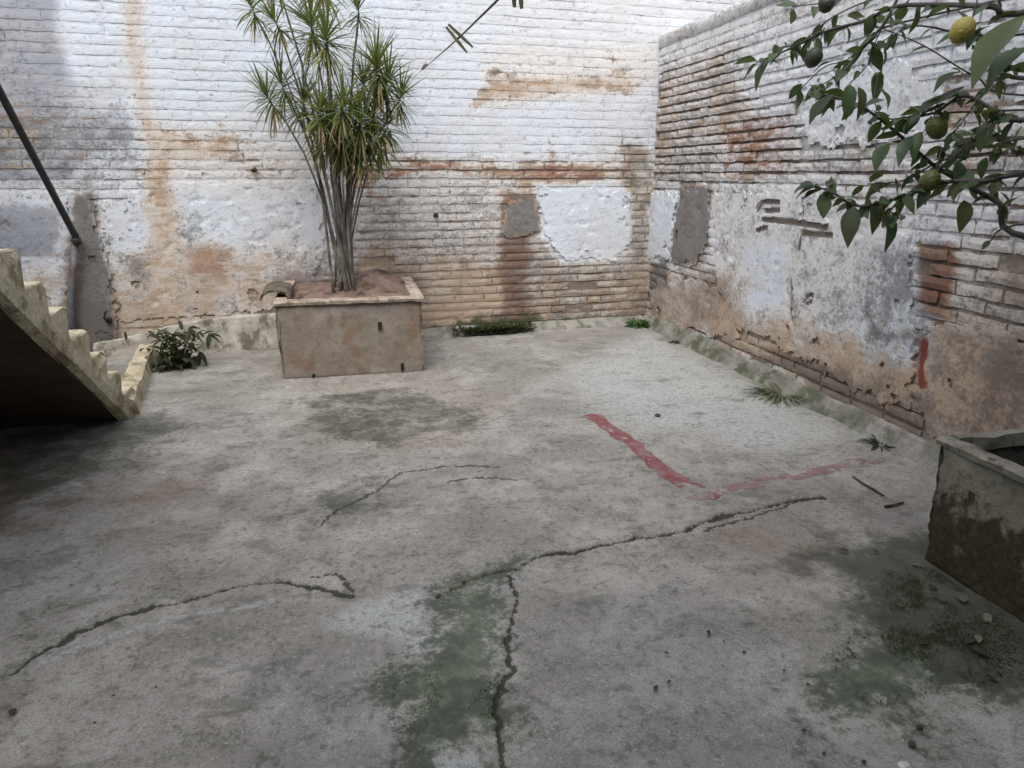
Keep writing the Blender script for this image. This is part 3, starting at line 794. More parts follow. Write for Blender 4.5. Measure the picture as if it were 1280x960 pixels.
for i in range(NST):
    ya = SY0 - i * RUN; yb_ = ya - RUN; zt = (i + 1) * RISE; zb = max(i * RISE - 0.09, -0.02); zc = max((i + 1) * RISE - 0.10, -0.02)
    # rounded nosing in the side profile
    prof = [(ya, zb), (ya + .004, zt - 0.03), (ya - 0.008, zt - 0.004), (ya - 0.03, zt), (yb_ - 0.01, zt), (yb_ - 0.01, zc)]
    vs, fs = rough_block(prof, SX - 0.98, SX + 0.012, 0.011)
    g = Geo(); g.add(vs, fs); so = g.build('step', MAT_STAIR, stair)
    bv = so.modifiers.new('worn_edges', 'BEVEL'); bv.width = 0.016; bv.segments = 3; bv.limit_method = 'ANGLE'
# inclined slab: cream edge on the yard side, dark underside
ysl = np.linspace(SY0 + 0.02, SY0 - NST * RUN, 60)
zl = (SY0 - ysl) / RUN * RISE
rows = []
for k, (dx, dz) in enumerate([(0.0, 0.0), (0.016, -0.02), (0.018, -0.07), (0.010, -0.135), (-0.03, -0.165)]):
    rows.append(np.stack([SX + dx + 0.012 * (fbm(ysl, ysl * 0 + k, 9, 4) - 0.5), ysl, np.maximum(zl + dz + 0.03 * (fbm(ysl, ysl * 0 + 5 + k * .2, 6, 4) - 0.5), -0.03)], 1))
V = np.stack(rows, 1).reshape(-1, 3)
mesh_obj('stringer', V, grid_faces(60, 5, False), MAT_STAIR, stair, None, None, False)
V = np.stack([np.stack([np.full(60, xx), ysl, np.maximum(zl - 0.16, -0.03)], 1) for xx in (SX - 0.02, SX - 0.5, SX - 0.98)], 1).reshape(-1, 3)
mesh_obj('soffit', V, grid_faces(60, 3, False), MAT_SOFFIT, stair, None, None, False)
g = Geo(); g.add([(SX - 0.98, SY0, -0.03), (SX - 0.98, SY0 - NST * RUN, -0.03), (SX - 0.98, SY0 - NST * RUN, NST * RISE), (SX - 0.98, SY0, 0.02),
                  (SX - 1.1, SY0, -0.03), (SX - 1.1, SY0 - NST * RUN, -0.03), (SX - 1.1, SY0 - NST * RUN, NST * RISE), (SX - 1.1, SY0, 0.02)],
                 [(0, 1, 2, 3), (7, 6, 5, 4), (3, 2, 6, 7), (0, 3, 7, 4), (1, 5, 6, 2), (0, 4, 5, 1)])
g.build('shade_panel', MAT_SOFFIT, stair)  # panel added under the stair; its dark colour stands in for shade

# kerb from the stair foot to the wall
kb = empty('kerb', (-1.4, 5.1, 0), 'low cream kerb running from stair foot to the brick wall', 'kerb')
ky = np.linspace(4.36, 5.86, 70); kx = np.interp(ky, [4.36, 4.6, 5.86], [-1.26, -1.31, -1.50])
rows = []
for k, (dx, z) in enumerate([(0.03, -0.02), (0.012, 0.085), (-0.015, 0.10), (-0.085, 0.10), (-0.10, 0.085), (-0.105, -0.02)]):
    rows.append(np.stack([kx + dx + 0.02 * (fbm(ky, ky * 0 + k * .4, 8, 4) - 0.5), ky, z + 0 * ky + (0.022 * (fbm(ky, ky * 0 + 9 + k * .2, 7, 4) - 0.5) if z > 0 else 0)], 1))
V = np.stack(rows, 1).reshape(-1, 3)
kf = [tuple(int(q) for q in r) for r in grid_faces(70, 6, False)] + [tuple(range(6)), tuple(69 * 6 + k for k in range(5, -1, -1))]
mesh_obj('body', V, kf, MAT_STAIR, kb, None, None, False)
g = Geo(); g.add(*rough_block([(4.62, -0.02), (4.62, 0.045), (4.40, 0.05), (4.36, 0.03), (4.36, -0.02)], -1.75, -1.30, 0.012)); g.build('toe', MAT_STAIR, kb)

# handrail
MAT_RAIL = simple_mat('black painted iron', (0.018, 0.018, 0.02), (0.03, 0.03, 0.034), 20, 120, None, 0.55, 0.2, 0.002, spec=0.5)
MAT_POST = simple_mat('grey weathered iron', (0.10, 0.105, 0.115), (0.16, 0.165, 0.175), 14, 100, (0.09, 0.06, 0.045), 0.65, 0.2, 0.002, spec=0.5)
pb = on_floor((99, 449)); pbz = floor_h(*pb)
ptop = at((95, 297), at((95, 297), 1).y and (pb[1] / ray(95, 297)[1]))
rail = empty('handrail', (pb[0], pb[1], 0), 'black iron stair handrail on a grey post against the wall', 'handrail')
g = Geo(); g.tube([(pb[0], pb[1], -0.03), (pb[0], pb[1], 0.4), (ptop.x, ptop.y, ptop.z + 0.01)], 0.024, 12); g.build('post', MAT_POST, rail, smooth=True)
# the rail rises towards the house parallel to the stair
d0 = ray(0, 115); best = None
tq = ptop.x / d0[0] if True else 0
re_ = Vector((d0[0] * tq, d0[1] * tq, H + d0[2] * tq))
dirn = (re_ - ptop)
g = Geo(); g.tube([ptop + Vector((0, 0, -0.03)), ptop + Vector((0, -0.005, 0.012)), ptop + dirn * 0.05, ptop + dirn, ptop + dirn * 1.9], [0.024, 0.025, 0.023, 0.023, 0.023], 12); g.build('rail', MAT_RAIL, rail, smooth=True)
g = Geo(); g.tube([ptop + Vector((0, 0, -0.05)), ptop + Vector((0, 0, 0.0))], 0.031, 12); g.build('collar', MAT_RAIL, rail, smooth=True)

# ------------------------------------------------------------------ planter by the back wall
MAT_PLANTER = simple_mat('brown planter render', (0.215, 0.182, 0.150), (0.305, 0.272, 0.235), 4, 40, (0.225, 0.160, 0.118), 0.9, 0.45, 0.008, lo=0.3, hi=0.7)
MAT_RIM = simple_mat('chipped planter rim', (0.30, 0.245, 0.20), (0.44, 0.38, 0.32), 12, 60, (0.18, 0.12, 0.09))
MAT_SOIL = simple_mat('reddish dry soil', (0.19, 0.125, 0.10), (0.28, 0.20, 0.17), 9, 50, (0.08, 0.055, 0.042), 0.95, 0.9, 0.02)
PX0, PX1, PY0, PZ = -0.487, 0.492, 5.0, 0.515
pl_ = empty('planter', (0, 5.45, 0), 'brown rendered masonry planter holding the tall tufted plant', 'planter')

def rough_panel(p0, pu, pv, nu, nv, amp, seed, nrm):
    """a plaster face: grid from p0 along pu, pv with uneven surface"""
    a, b = np.meshgrid(np.linspace(0, 1, nu), np.linspace(0, 1, nv), indexing='ij')
    a = a.ravel(); b = b.ravel()
    P = np.array(p0)[None] + a[:, None] * np.array(pu)[None] + b[:, None] * np.array(pv)[None]
    lu = np.linalg.norm(pu); lv = np.linalg.norm(pv)
    d = amp * (fbm(a * lu + seed, b * lv + seed, 4, 5, 0.6) - 0.5)
    edge = np.minimum(np.minimum(a, 1 - a) * lu, np.minimum(b, 1 - b) * lv)
    d = d - 0.022 * np.clip(1 - edge / 0.026, 0, 1) * np.clip(2.2 * fbm(a * lu, b * lv + seed, 14, 4, 0.65) - 0.45, 0.15, 1.5)
    return P + d[:, None] * np.array(nrm)[None]

def planter_walls(root, x0, x1, y0, y1, z1, mat, t=0.10, batter=0.02):
    for nm, p0, pu, pv, nr in (
        ('side', (x0 - batter * 0, y0, -0.03), (x1 - x0, 0, 0), (0, 0.0, z1 + 0.03), (0, -1, 0)),
        ('side', (x0, y1, -0.03), (0, y0 - y1, 0), (0, 0, z1 + 0.03), (-1, 0, 0)),
        ('side', (x1, y0, -0.03), (0, y1 - y0, 0), (0, 0, z1 + 0.03), (1, 0, 0)),
        ('side', (x1, y1, -0.03), (x0 - x1, 0, 0), (0, 0, z1 + 0.03), (0, 1, 0))):
        nu = max(8, int(np.linalg.norm(pu) / 0.012)); nv = int((z1 + .03) / 0.012)
        P = rough_panel(p0, pu, pv, nu, nv, 0.022, random.uniform(0, 50), nr)
        mesh_obj('side_face', P, grid_faces(nu, nv), mat, root, None, None, True)

planter_walls(pl_, PX0, PX1, PY0, yb(0) - 0.02, PZ, MAT_PLANTER)
def rim_bar(root, a, b, w, h, z, mat, n=50):
    """uneven rim along a-b (2-D), width w to the left of a->b, top at z"""
    a = Vector((*a, 0)); b = Vector((*b, 0)); d = (b - a).normalized(); nn = Vector((-d.y, d.x, 0))
    L_ = (b - a).length; sq = np.linspace(0, 1, n); rows = []
    for k, (q, zz_) in enumerate([(-0.006, z - h), (-0.010, z - h * .3), (0.004, z), (w - 0.004, z), (w, z - h * 1.6)]):
        j = 0.014 * (fbm(sq * L_, sq * 0 + k * .7 + z, 12, 4) - 0.5); jz = 0.016 * (fbm(sq * L_, sq * 0 + 3 + k * .3, 9, 4) - 0.5)
        rows.append(np.stack([a.x + d.x * L_ * sq + nn.x * (q + j), a.y + d.y * L_ * sq + nn.y * (q + j), zz_ + jz], 1))
    V = np.stack(rows, 1).reshape(-1, 3)
    fs = [tuple(int(q) for q in r) for r in grid_faces(n, 5, False)] + [(0, 1, 2, 3, 4), tuple((n - 1) * 5 + k for k in (4, 3, 2, 1, 0))]
    mesh_obj('rim', V, fs, mat, root)
rim_bar(pl_, (PX0 - .012, PY0 - .012), (PX1 + .012, PY0 - .012), 0.085, 0.028, PZ + 0.014, MAT_RIM)
rim_bar(pl_, (PX1 + .01, PY0 + .074), (PX1 + .01, yb(0) - 0.05), 0.085, 0.03, PZ + 0.014, MAT_RIM)
rim_bar(pl_, (PX0 - .01, yb(0) - 0.06), (PX0 - .01, PY0 + .074), 0.085, 0.03, PZ + 0.014, MAT_RIM)
sx = np.linspace(PX0 + .06, PX1 - .06, 60); sy = np.linspace(PY0 + .06, yb(0) - .03, 70)
SXg, SYg = np.meshgrid(sx, sy, indexing='ij'); a = SXg.ravel(); b = SYg.ravel()
sz = PZ - 0.03 + 0.06 * (fbm(a, b, 5, 5, 0.65) - 0.5) + 0.14 * np.exp(-((a - 0.22) / 0.22) ** 2 - ((b - 5.75) / 0.3) ** 2) + 0.05 * np.exp(-((a + .2) / 0.3) ** 2 - ((b - 5.7) / 0.3) ** 2)
mesh_obj('soil', np.stack([a, b, sz], 1), grid_faces(60, 70), MAT_SOIL, pl_, None, None, True)
# two drain slots in the front
MAT_DARK = simple_mat('dark opening', (0.02, 0.018, 0.015), (0.03, 0.027, 0.022), 20, 60)
for (px, py, w, h) in ((475, 407, 0.012, 0.05), (503, 458, 0.010, 0.05), (392, 470, 0.010, 0.03)):
    c = at_y((px, py), PY0); g = Geo(); g.box(c.x - w, c.x + w, PY0 - 0.014, PY0 + 0.02, c.z - h / 2, c.z + h / 2, 0.003); g.build('drain_slot', MAT_DARK, pl_)

# broken tile lying on the planter's corner
MAT_TILE = simple_mat('mossy old tile', (0.11, 0.09, 0.075), (0.17, 0.14, 0.11), 16, 70, (0.06, 0.065, 0.04))
n = 9; V = []
for yy in (5.16, 5.34, 5.52):
    for k in range(n):
        an = math.pi * k / (n - 1); V.append((-0.50 - 0.105 * math.cos(an), yy + 0.02 * math.sin(k * 2.3), PZ + 0.012 + 0.062 * math.sin(an) + 0.01 * math.sin(yy * 30)))
V = np.array(V); Vi = V.copy(); Vi[:, 2] -= 0.014; Vi[:, 0] = -0.50 + (Vi[:, 0] + 0.50) * 0.9
fs = [tuple(int(q) for q in r) for r in grid_faces(3, n)]; fs += [tuple(q + 27 for q in r[::-1]) for r in fs]
for k in range(n - 1): fs += [(k, k + 1, 27 + k + 1, 27 + k)[::-1], (18 + k, 18 + k + 1, 45 + k + 1, 45 + k)]
for r in (0, 1): fs += [(r * n, (r + 1) * n, 27 + (r + 1) * n, 27 + r * n), (r * n + 8, (r + 1) * n + 8, 27 + (r + 1) * n + 8, 27 + r * n + 8)[::-1]]
tile = mesh_obj('roof_tile', np.vstack([V, Vi]), fs, MAT_TILE, None, (-0.5, 5.34, PZ))
tag(tile, 'dark curved roof tile lying across the planter rim', 'tile')

# ------------------------------------------------------------------ tall tufted plant (many canes, rosettes of narrow leaves)
def leaf_mat(name, dark, light, rough=0.5):
    m = M(name)
    t = m.col('tint'); nf = m.noise(18, 4, 0.6)
    c = m.mix(nf, dark, light); c = m.mix(1.0, c, t, 'MULTIPLY')
    m.b.inputs['Specular IOR Level'].default_value = 0.4
    m.out(c, rough)
    tr = m.n('ShaderNodeBsdfTranslucent'); ms = m.n('ShaderNodeMixShader'); ms.inputs[0].default_value = 0.30
    m.L(m.mix(0.5, c, (0.22, 0.30, 0.06)), tr.inputs['Color'])
    m.L(m.b.outputs[0], ms.inputs[1]); m.L(tr.outputs[0], ms.inputs[2])
    m.L(ms.outputs[0], m.t.nodes['Material Output'].inputs['Surface'])
    m.bump(m.noise(90, 2, 0.5), 0.25, 0.004)
    return m.m

MAT_BLADE = leaf_mat('narrow leaf', (0.125, 0.155, 0.048), (0.225, 0.255, 0.095))
MAT_CANE = simple_mat('grey cane bark', (0.12, 0.108, 0.095), (0.20, 0.185, 0.165), 14, 70, (0.08, 0.07, 0.06), 0.9, 0.6, 0.006)
plant = empty('tufted_plant', (-0.05, 5.5, PZ), 'tall bushy plant with spiky rosettes on many thin canes', 'plant')

def blade(g, base, dirn, length, width, droop, col, seg=5):
    dirn = dirn.normalized(); side = dirn.cross(Vector((0, 0, 1)))
    if side.length < 0.05: side = Vector((1, 0, 0))
    side.normalize(); side = (Matrix.Rotation(random.uniform(-.5, .5), 3, dirn) @ side)
    p = Vector(base); d = dirn.copy(); vs = []; 
    prof = [0.55, 1.0, 1.0, 0.8, 0.45, 0.02]
    for k in range(seg + 1):
        w = width * prof[min(k, 5)]
        vs += [p - side * w, p + side * w]
        d = (d + Vector((0, 0, -droop / seg * (0.4 + k * 0.3)))).normalized()
        p = p + d * (length / seg)
    g.add(vs, [(2 * k, 2 * k + 1, 2 * k + 3, 2 * k + 2) for k in range(seg)], col)

def rosette(c, axis, radius, nleaf, parent, dry=0.15, light=1.0):
    g = Geo(); axis = axis.normalized()
    a = axis.orthogonal().normalized(); b = axis.cross(a)
    for k in range(nleaf):
        q = k / nleaf
        pol = math.radians(12 + 125 * q ** 0.85 + random.uniform(-12, 12)); az = k * 2.39996 + random.uniform(-.3, .3)
        dv = axis * math.cos(pol) + (a * math.cos(az) + b * math.sin(az)) * math.sin(pol)
        r = random.random()
        if q > 1 - dry: col = (1.9 * random.uniform(.7, 1.1), 1.15 * random.uniform(.7, 1.0), 1.3, 1)
        else:
            s = light * random.uniform(0.55, 1.15); col = (s * random.uniform(0.75, 1.25), s, s * random.uniform(.7, 1.1), 1)
        blade(g, c - axis * (0.11 * q) , dv, radius * random.uniform(0.75, 1.1), random.uniform(0.0042, 0.007), random.uniform(0.3, 1.15) * (0.4 + q), col)
    return g.build('leaf_rosette', MAT_BLADE, parent, c)

PYc = 5.48
heads = [  # pixel of the rosette's heart, depth y, radius px, leaves, light
    (330, 116, 5.35, 34, 60, .9), (350, 100, 5.55, 34, 50, .8), (312, 2, 5.5, 30, 45, .85), (340, 22, 5.4, 32, 45, .9), (388, 26, 5.4, 46, 85, 1.1), (408, 44, 5.3, 42, 70, 1.1),
    (448, 6, 5.5, 26, 45, .8), (470, 78, 5.3, 42, 90, .95), (456, 100, 5.5, 40, 70, .8), (486, 98, 5.4, 38, 70, .85), (502, 116, 5.3, 32, 55, .9),
    (400, 134, 5.3, 40, 75, 1.1), (430, 128, 5.2, 40, 75, 1.1), (416, 138, 5.6, 36, 60, .8), (380, 122, 5.5, 36, 60, .85), (448, 146, 5.25, 40, 70, 1.05), (470, 134, 5.4, 38, 65, .85),
    (428, 168, 5.35, 38, 60, .95), (464, 172, 5.45, 36, 60, .75), (410, 158, 5.4, 36, 60, 1.0), (450, 186, 5.35, 34, 55, .8), (484, 150, 5.45, 34, 50, .8),
    (398, -30, 5.45, 46, 60, 1.0), (340, -40, 5.5, 40, 50, .9),
]
feet = []
base0 = at_y((431, 352), PYc)
for hi_, (px, py, yy, rp, nl, lt) in enumerate(heads):
    c = at_y((px, py), yy)
    axis = Vector((random.uniform(-.35, .35) + (px - 420) / 260, random.uniform(-.3, .2), 1.0))
    # cane: rises in the bundle, then leans out to the head
    f = Vector((base0.x + random.uniform(-.075, .075) + (px - 420) / 3500, PYc + random.uniform(-.08, .08), PZ - 0.05))
    k1 = at_y((np.interp(px, [300, 420, 510], [400, 424, 446]) + random.uniform(-9, 9), 262), PYc + random.uniform(-.08, .08))
    k2 = k1.lerp(c, 0.5) + Vector(((px - 425) / -900, 0, 0.0))
    P = []
    for q in np.linspace(0, 1, 14):
        b0 = (1 - q) ** 3; b1 = 3 * q * (1 - q) ** 2; b2 = 3 * q * q * (1 - q); b3 = q ** 3
        v = f * b0 + k1 * b1 * 1.0 + k2 * b2 + (c - axis.normalized() * 0.05) * b3
        P.append(v + Vector((random.uniform(-.004, .004), random.uniform(-.004, .004), 0)))
    r0 = random.uniform(0.007, 0.0125)
    g = Geo(); g.tube(P, [r0 * (1 - 0.45 * k / 13) * random.uniform(.92, 1.1) for k in range(14)], 8)
    cane = g.build('cane', MAT_CANE, plant, f, True)
    rosette(c, axis, rp * yy / F * 1.18, int(nl * 1.3), cane, 0.10, lt)
# hanging dead leaves round the canes
for k in range(16):
    px, py = random.uniform(398, 485), random.uniform(150, 200)
    c = at_y((px, py), PYc + random.uniform(-.12, .12)); g = Geo()
    for q in range(9): blade(g, c, Vector((random.uniform(-.6, .6), random.uniform(-.6, .6), random.uniform(-.9, .4))), random.uniform(.16, .28), random.uniform(.006, .01), 1.2, random.choice([(1.5, 1.15, 1.2, 1), (1.1, 1.0, .9, 1), (.75, .85, .8, 1), (2.2, 1.7, 2.2, 1)]))
    g.build('hanging_leaves', MAT_BLADE, plant, c)

# ------------------------------------------------------------------ dry weeds by the kerb
MAT_WEED = leaf_mat('dark dry weed', (0.03, 0.035, 0.02), (0.065, 0.065, 0.038), 0.8)
def weed(name, label, cat, base, n, size, spread, mat, tint, up=0.8, wd=0.006, group=None, stem=True):
    g = Geo(); b = Vector(base)
    for k in range(n):
        an = random.uniform(0, 2 * math.pi); s = random.random() ** 0.6
        d = Vector((math.cos(an) * spread, math.sin(an) * spread, up * random.uniform(.3, 1.2)))
        bb = b + Vector((math.cos(an), math.sin(an), 0)) * size * 0.35 * random.random()
        c = random.uniform(.6, 1.2); blade(g, bb, d, size * random.uniform(.45, 1.1), wd * random.uniform(.6, 1.3), random.uniform(.6, 2.0), (tint[0] * c, tint[1] * c, tint[2] * c, 1))
    return tag(g.build(name, mat, None, b), label, cat, group)
wb = at_y((218, 462), 5.55); wbz = 0.02
wd_ = empty('dry_weed', (-1.28, 5.55, 0), 'dark withered weed clump at the end of the cream kerb', 'weed')
g = Geo()
for k in range(330):
    c = at_y((random.gauss(218, 16), random.uniform(412, 472)), 5.5 + random.uniform(-.15, .2)); c.z = max(c.z, 0.02)
    s = random.uniform(.5, 1.3)
    blade(g, c, Vector((random.uniform(-1, 1), random.uniform(-1, 1), random.uniform(-.5, .8))), random.uniform(.05, .13), random.uniform(.008, .018), random.uniform(.6, 1.8), (s, s, s * .9, 1))
g.build('leaves', MAT_WEED, wd_)
g = Geo()
for tipx, tipy, mid in ((262, 418, (248, 398)), (200, 440, (205, 420)), (238, 410, (232, 430)), (215, 418, (216, 440)), (250, 440, (240, 425))):
    p0 = Vector((-1.24 + random.uniform(-.06, .06), 5.55, 0.0)); p1 = at_y(mid, 5.55); p2 = at_y((tipx, tipy), 5.5)
    g.tube([p0 * (1 - q) ** 2 + p1 * 2 * q * (1 - q) + p2 * q * q for q in np.linspace(0, 1, 9)], [0.006 * (1 - .06 * k) for k in range(9)], 6)
    for k in range(4): blade(g, p2, Vector((random.uniform(-.6, 1), random.uniform(-.6, .6), random.uniform(-.8, .2))), .12, .016, 1.5, (.8, .9, .7, 1))
g.build('stems', MAT_WEED, wd_)

MAT_GREEN = leaf_mat('fresh weed', (0.035, 0.085, 0.025), (0.075, 0.15, 0.05), 0.55)
MAT_PALEWEED = leaf_mat('pale weed', (0.13, 0.14, 0.09), (0.24, 0.24, 0.17), 0.7)
c = on_back((789, 398)); weed('corner_weed', 'small bright green weed in the corner where both walls meet', 'weed', (c[0], yb(c[0]) - 0.16, 0.01), 90, 0.13, 0.9, MAT_GREEN, (1, 1.1, 1), 0.9, 0.014)
for (px, py, nn, sz, lab) in ((990, 494, 170, .25, 'bushy pale grass tuft at foot of the plaster wall'), (843, 428, 26, .07, 'tiny dry tuft on plaster wall footing close to the corner'), (1112, 556, 46, .12, 'brown dry tuft at wall foot near the masonry planter')):
    c = on_floor((px, py)); weed('grass_tuft', lab, 'weed', (min(c[0], RWX - .10), c[1], 0.0), nn, sz, 1.0, MAT_PALEWEED if sz > .15 else MAT_WEED, (1, 1, 1), 0.7, 0.005)
# moss strip at the foot of the back wall
MAT_MOSS = leaf_mat('moss', (0.025, 0.034, 0.012), (0.06, 0.07, 0.028), 0.9)
def moss(name, label, pts, size, hmax):
    g = Geo()
    for (x, y, z) in pts:
        s = random.uniform(.6, 1.2)
        for q in range(3):
            blade(g, (x, y, z), Vector((random.uniform(-1, 1), random.uniform(-1, 1), random.uniform(.1, 1))), random.uniform(.4, 1) * hmax, size, 1.0, (s, s, s, 1), 2)
    o = g.build(name, MAT_MOSS); return tag(o, label, None, None, 'stuff')
pts = []
for k in range(900):
    px = random.triangular(560, 668, 625); x = on_back((px, 410))[0]; pts.append((x, yb(x) - random.uniform(.04, .17), random.uniform(0.01, .07)))
moss('moss', 'dark green moss strip along the foot of the brick wall', pts, 0.006, 0.03)
pts = []
polys = [[on_floor(p) for p in pl] for pl in ([(490, 850), (540, 800), (560, 860), (530, 905), (505, 960), (485, 900)], [(600, 860), (625, 840), (615, 920), (570, 910)], [(550, 740), (640, 706), (650, 712), (600, 745)])]
for pl in polys:
    a = np.array(pl); 
    for k in range(1500):
        x, y = random.uniform(a[:, 0].min(), a[:, 0].max()), random.uniform(a[:, 1].min(), a[:, 1].max())
        if poly_sd(np.array([x]), np.array([y]), pl)[0] > 0 and fbm(np.array([x]), np.array([y]), 12, 3)[0] > 0.52: pts.append((x, y, float(floor_h(x, y))))
moss('moss', 'thin moss growing on the mid floor beside the open crack', pts, 0.0009, 0.003)
pl = [on_floor(p) for p in [(1050, 850), (1090, 790), (1100, 720), (1170, 705), (1290, 770), (1290, 835), (1180, 845), (1110, 880)]]
a = np.array(pl); pts = []
for k in range(16000):
    x, y = random.uniform(a[:, 0].min(), a[:, 0].max()), random.uniform(a[:, 1].min(), a[:, 1].max())
    if x < 1.97 and poly_sd(np.array([x]), np.array([y]), pl)[0] > 0.25 * (random.random() - .3) and fbm(np.array([x]), np.array([y]), 9, 4)[0] + random.gauss(0, .05) > 0.52: pts.append((x, y, float(floor_h(x, y))))
moss('moss', 'dark moss and plant litter spread at the masonry planter foot', pts, 0.0011, 0.006)

# ------------------------------------------------------------------ masonry planter on the right
MAT_PL2_ = simple_mat('mouldy planter render', (0.155, 0.145, 0.105), (0.23, 0.215, 0.165), 5, 45, (0.045, 0.035, 0.02), 0.92, 0.6, 0.01)
def mould_mat():
    m = M('mouldy planter render')
    z = m.n('ShaderNodeSeparateXYZ'); m.L(m.pos(), z.inputs[0])
    a = m.noise(5, 6, 0.65); f = m.noise(45, 4, 0.65)
    c = m.mix(m.step(a, .35, .65), (0.19, 0.18, 0.135), (0.30, 0.285, 0.235))
    damp = m.step(m.math('MULTIPLY_ADD', m.math('SUBTRACT', a, .5), 1.1, z.outputs[2]), 0.34, 0.22)
    damp = m.step(m.math('MULTIPLY_ADD', m.math('SUBTRACT', a, .5), -1.1, z.outputs[2]), 0.20, 0.31)
    c = m.mix(m.math('MULTIPLY', damp, 1.0), m.mix(m.step(f, .4, .7), (0.045, 0.038, 0.022), (0.085, 0.058, 0.036)), c)
    c = m.mix(m.math('MULTIPLY', m.step(f, 0.5, 0.72), 0.5), c, (0.06, 0.055, 0.035))
    m.bump(f, .6, .01, m.bump(a, .5, .03))
    return m.out(c)
MAT_PL2 = mould_mat()
p2 = empty('masonry_planter', (2.3, 1.0, 0), 'mouldy masonry planter along the side wall with black soil', 'planter')
QX0, QX1, QY0, QY1, QZ = 1.995, RWX - 0.02, -0.3, 1.975, 0.455
for p0, pu, nr in (((QX0, QY1, -0.03), (0, QY0 - QY1, 0), (-1, 0, 0)), ((QX1, QY1, -0.03), (QX0 - QX1, 0, 0), (0, 1, 0)), ((QX0, QY0, -0.03), (QX1 - QX0, 0, 0), (0, -1, 0))):
    nu = int(np.linalg.norm(pu) / 0.012); nv = 40
    P = rough_panel(p0, pu, (0, 0, QZ + .03), nu, nv, 0.03, random.uniform(0, 50), nr)
    mesh_obj('side_face', P, grid_faces(nu, nv), MAT_PL2, p2, None, None, True)
MAT_RIM2 = simple_mat('grey planter rim', (0.20, 0.19, 0.15), (0.30, 0.285, 0.24), 9, 60, (0.08, 0.075, 0.05))
rim_bar(p2, (QX0 - .008, QY1 + .008), (QX0 - .008, QY0), 0.050, 0.03, QZ + 0.012, MAT_RIM2, 130)
rim_bar(p2, (QX1, QY1 + .008), (QX0 + .042, QY1 + .008), 0.045, 0.03, QZ + 0.012, MAT_RIM2, 50)
MAT_BSOIL = simple_mat('black soil', (0.018, 0.015, 0.012), (0.04, 0.034, 0.028), 14, 70, None, 0.95, 1.0, 0.02)
sx = np.linspace(QX0 + .05, QX1, 60); sy = np.linspace(QY0 + .05, QY1 - .04, 140)
SXg, SYg = np.meshgrid(sx, sy, indexing='ij'); a = SXg.ravel(); b = SYg.ravel()
mesh_obj('soil', np.stack([a, b, QZ - 0.045 + 0.05 * (fbm(a, b, 6, 5, 0.65) - 0.5)], 1), grid_faces(60, 140), MAT_BSOIL, p2, None, None, True)
for k, (px, py) in enumerate([(1232, 556), (1256, 548), (1268, 572), (1214, 548), (1276, 560)]):
    c = on_floor((px, py), QZ - 0.07)
    weed('pale_sprig', 'pale sprig of dry weed on the black soil of masonry planter', 'weed', (c[0], c[1], QZ - 0.10), 16, 0.11, 1.0, MAT_PALEWEED, (1.2, 1.2, 1.3), 0.5, 0.004, 'pale sprigs in masonry planter')

# ------------------------------------------------------------------ lemon tree rooted in that planter
MAT_LLEAF = leaf_mat('lemon leaf', (0.026, 0.048, 0.024), (0.062, 0.095, 0.048), 0.46)
MAT_BARK = simple_mat('lemon bark', (0.07, 0.065, 0.06), (0.13, 0.12, 0.11), 20, 90, None, 0.85, 0.5, 0.004)
tree = empty('lemon_tree', (2.42, 1.05, QZ - 0.08), 'lemon tree with glossy leaves reaching over the masonry planter', 'tree')
def leaf_mesh(name, curl, fold):
    vs = []; fs = []; n = 7
    wd = [0.03, 0.62, 0.95, 1.0, 0.82, 0.45, 0.02]
    for k in range(n):
        t = k / (n - 1); w = 0.24 * wd[k]; z = -curl * t * t
        for s in (-1, 0, 1): vs.append((s * w, t, z + fold * abs(s) * w + 0.012 * math.sin(k * 2.1 + s)))
    for k in range(n - 1):
        for s in (0, 1): a_ = k * 3 + s; fs.append((a_, a_ + 1, a_ + 4, a_ + 3))
    me = bpy.data.meshes.new(name); me.from_pydata(vs, [], fs); me.update()
    at__ = me.attributes.new('tint', 'FLOAT_COLOR', 'POINT')
    s = random.uniform(.6, 1.9); cc = (s * random.uniform(.85, 1.4), s, s * random.uniform(.7, 1.3), 1)
    at__.data.foreach_set('color', np.tile(np.array(cc, dtype=np.float32), (len(vs), 1)).ravel())
    me.polygons.foreach_set('use_smooth', np.ones(len(me.polygons), dtype=bool)); me.materials.append(MAT_LLEAF)
    return me
LEAVES = [leaf_mesh('leaf', random.uniform(.0, .55), random.uniform(.15, .7)) for _ in range(18)]
trp = wpos(tree)
NLEAF = [0]; fol = Geo()
def put_leaf(p, dirn, length, roll=None):
    NLEAF[0] += 1
    extra = NLEAF[0] > 296
    o = bpy.data.objects.new('leaf', random.choice(LEAVES))
    dirn = dirn.normalized()
    q = dirn.to_track_quat('Y', 'Z'); o.rotation_mode = 'QUATERNION'
    from mathutils import Quaternion
    o.rotation_quaternion = q @ Quaternion((0, 1, 0), random.uniform(-.9, .9) if roll is None else roll)
    o.scale = (length * random.uniform(.85, 1.15), length, length); o.location = Vector(p) - trp
    if extra:                                       # past 300 leaves: the same leaf joined into the foliage mass
        mt = Matrix.LocRotScale(Vector(p), o.rotation_quaternion, o.scale); me = o.data
        tc = tuple(me.attributes['tint'].data[0].color)
        fol.add([mt @ v.co for v in me.vertices], [tuple(f.vertices) for f in me.polygons], tc)
        bpy.data.objects.remove(o); return
    COL.objects.link(o); o.parent = tree
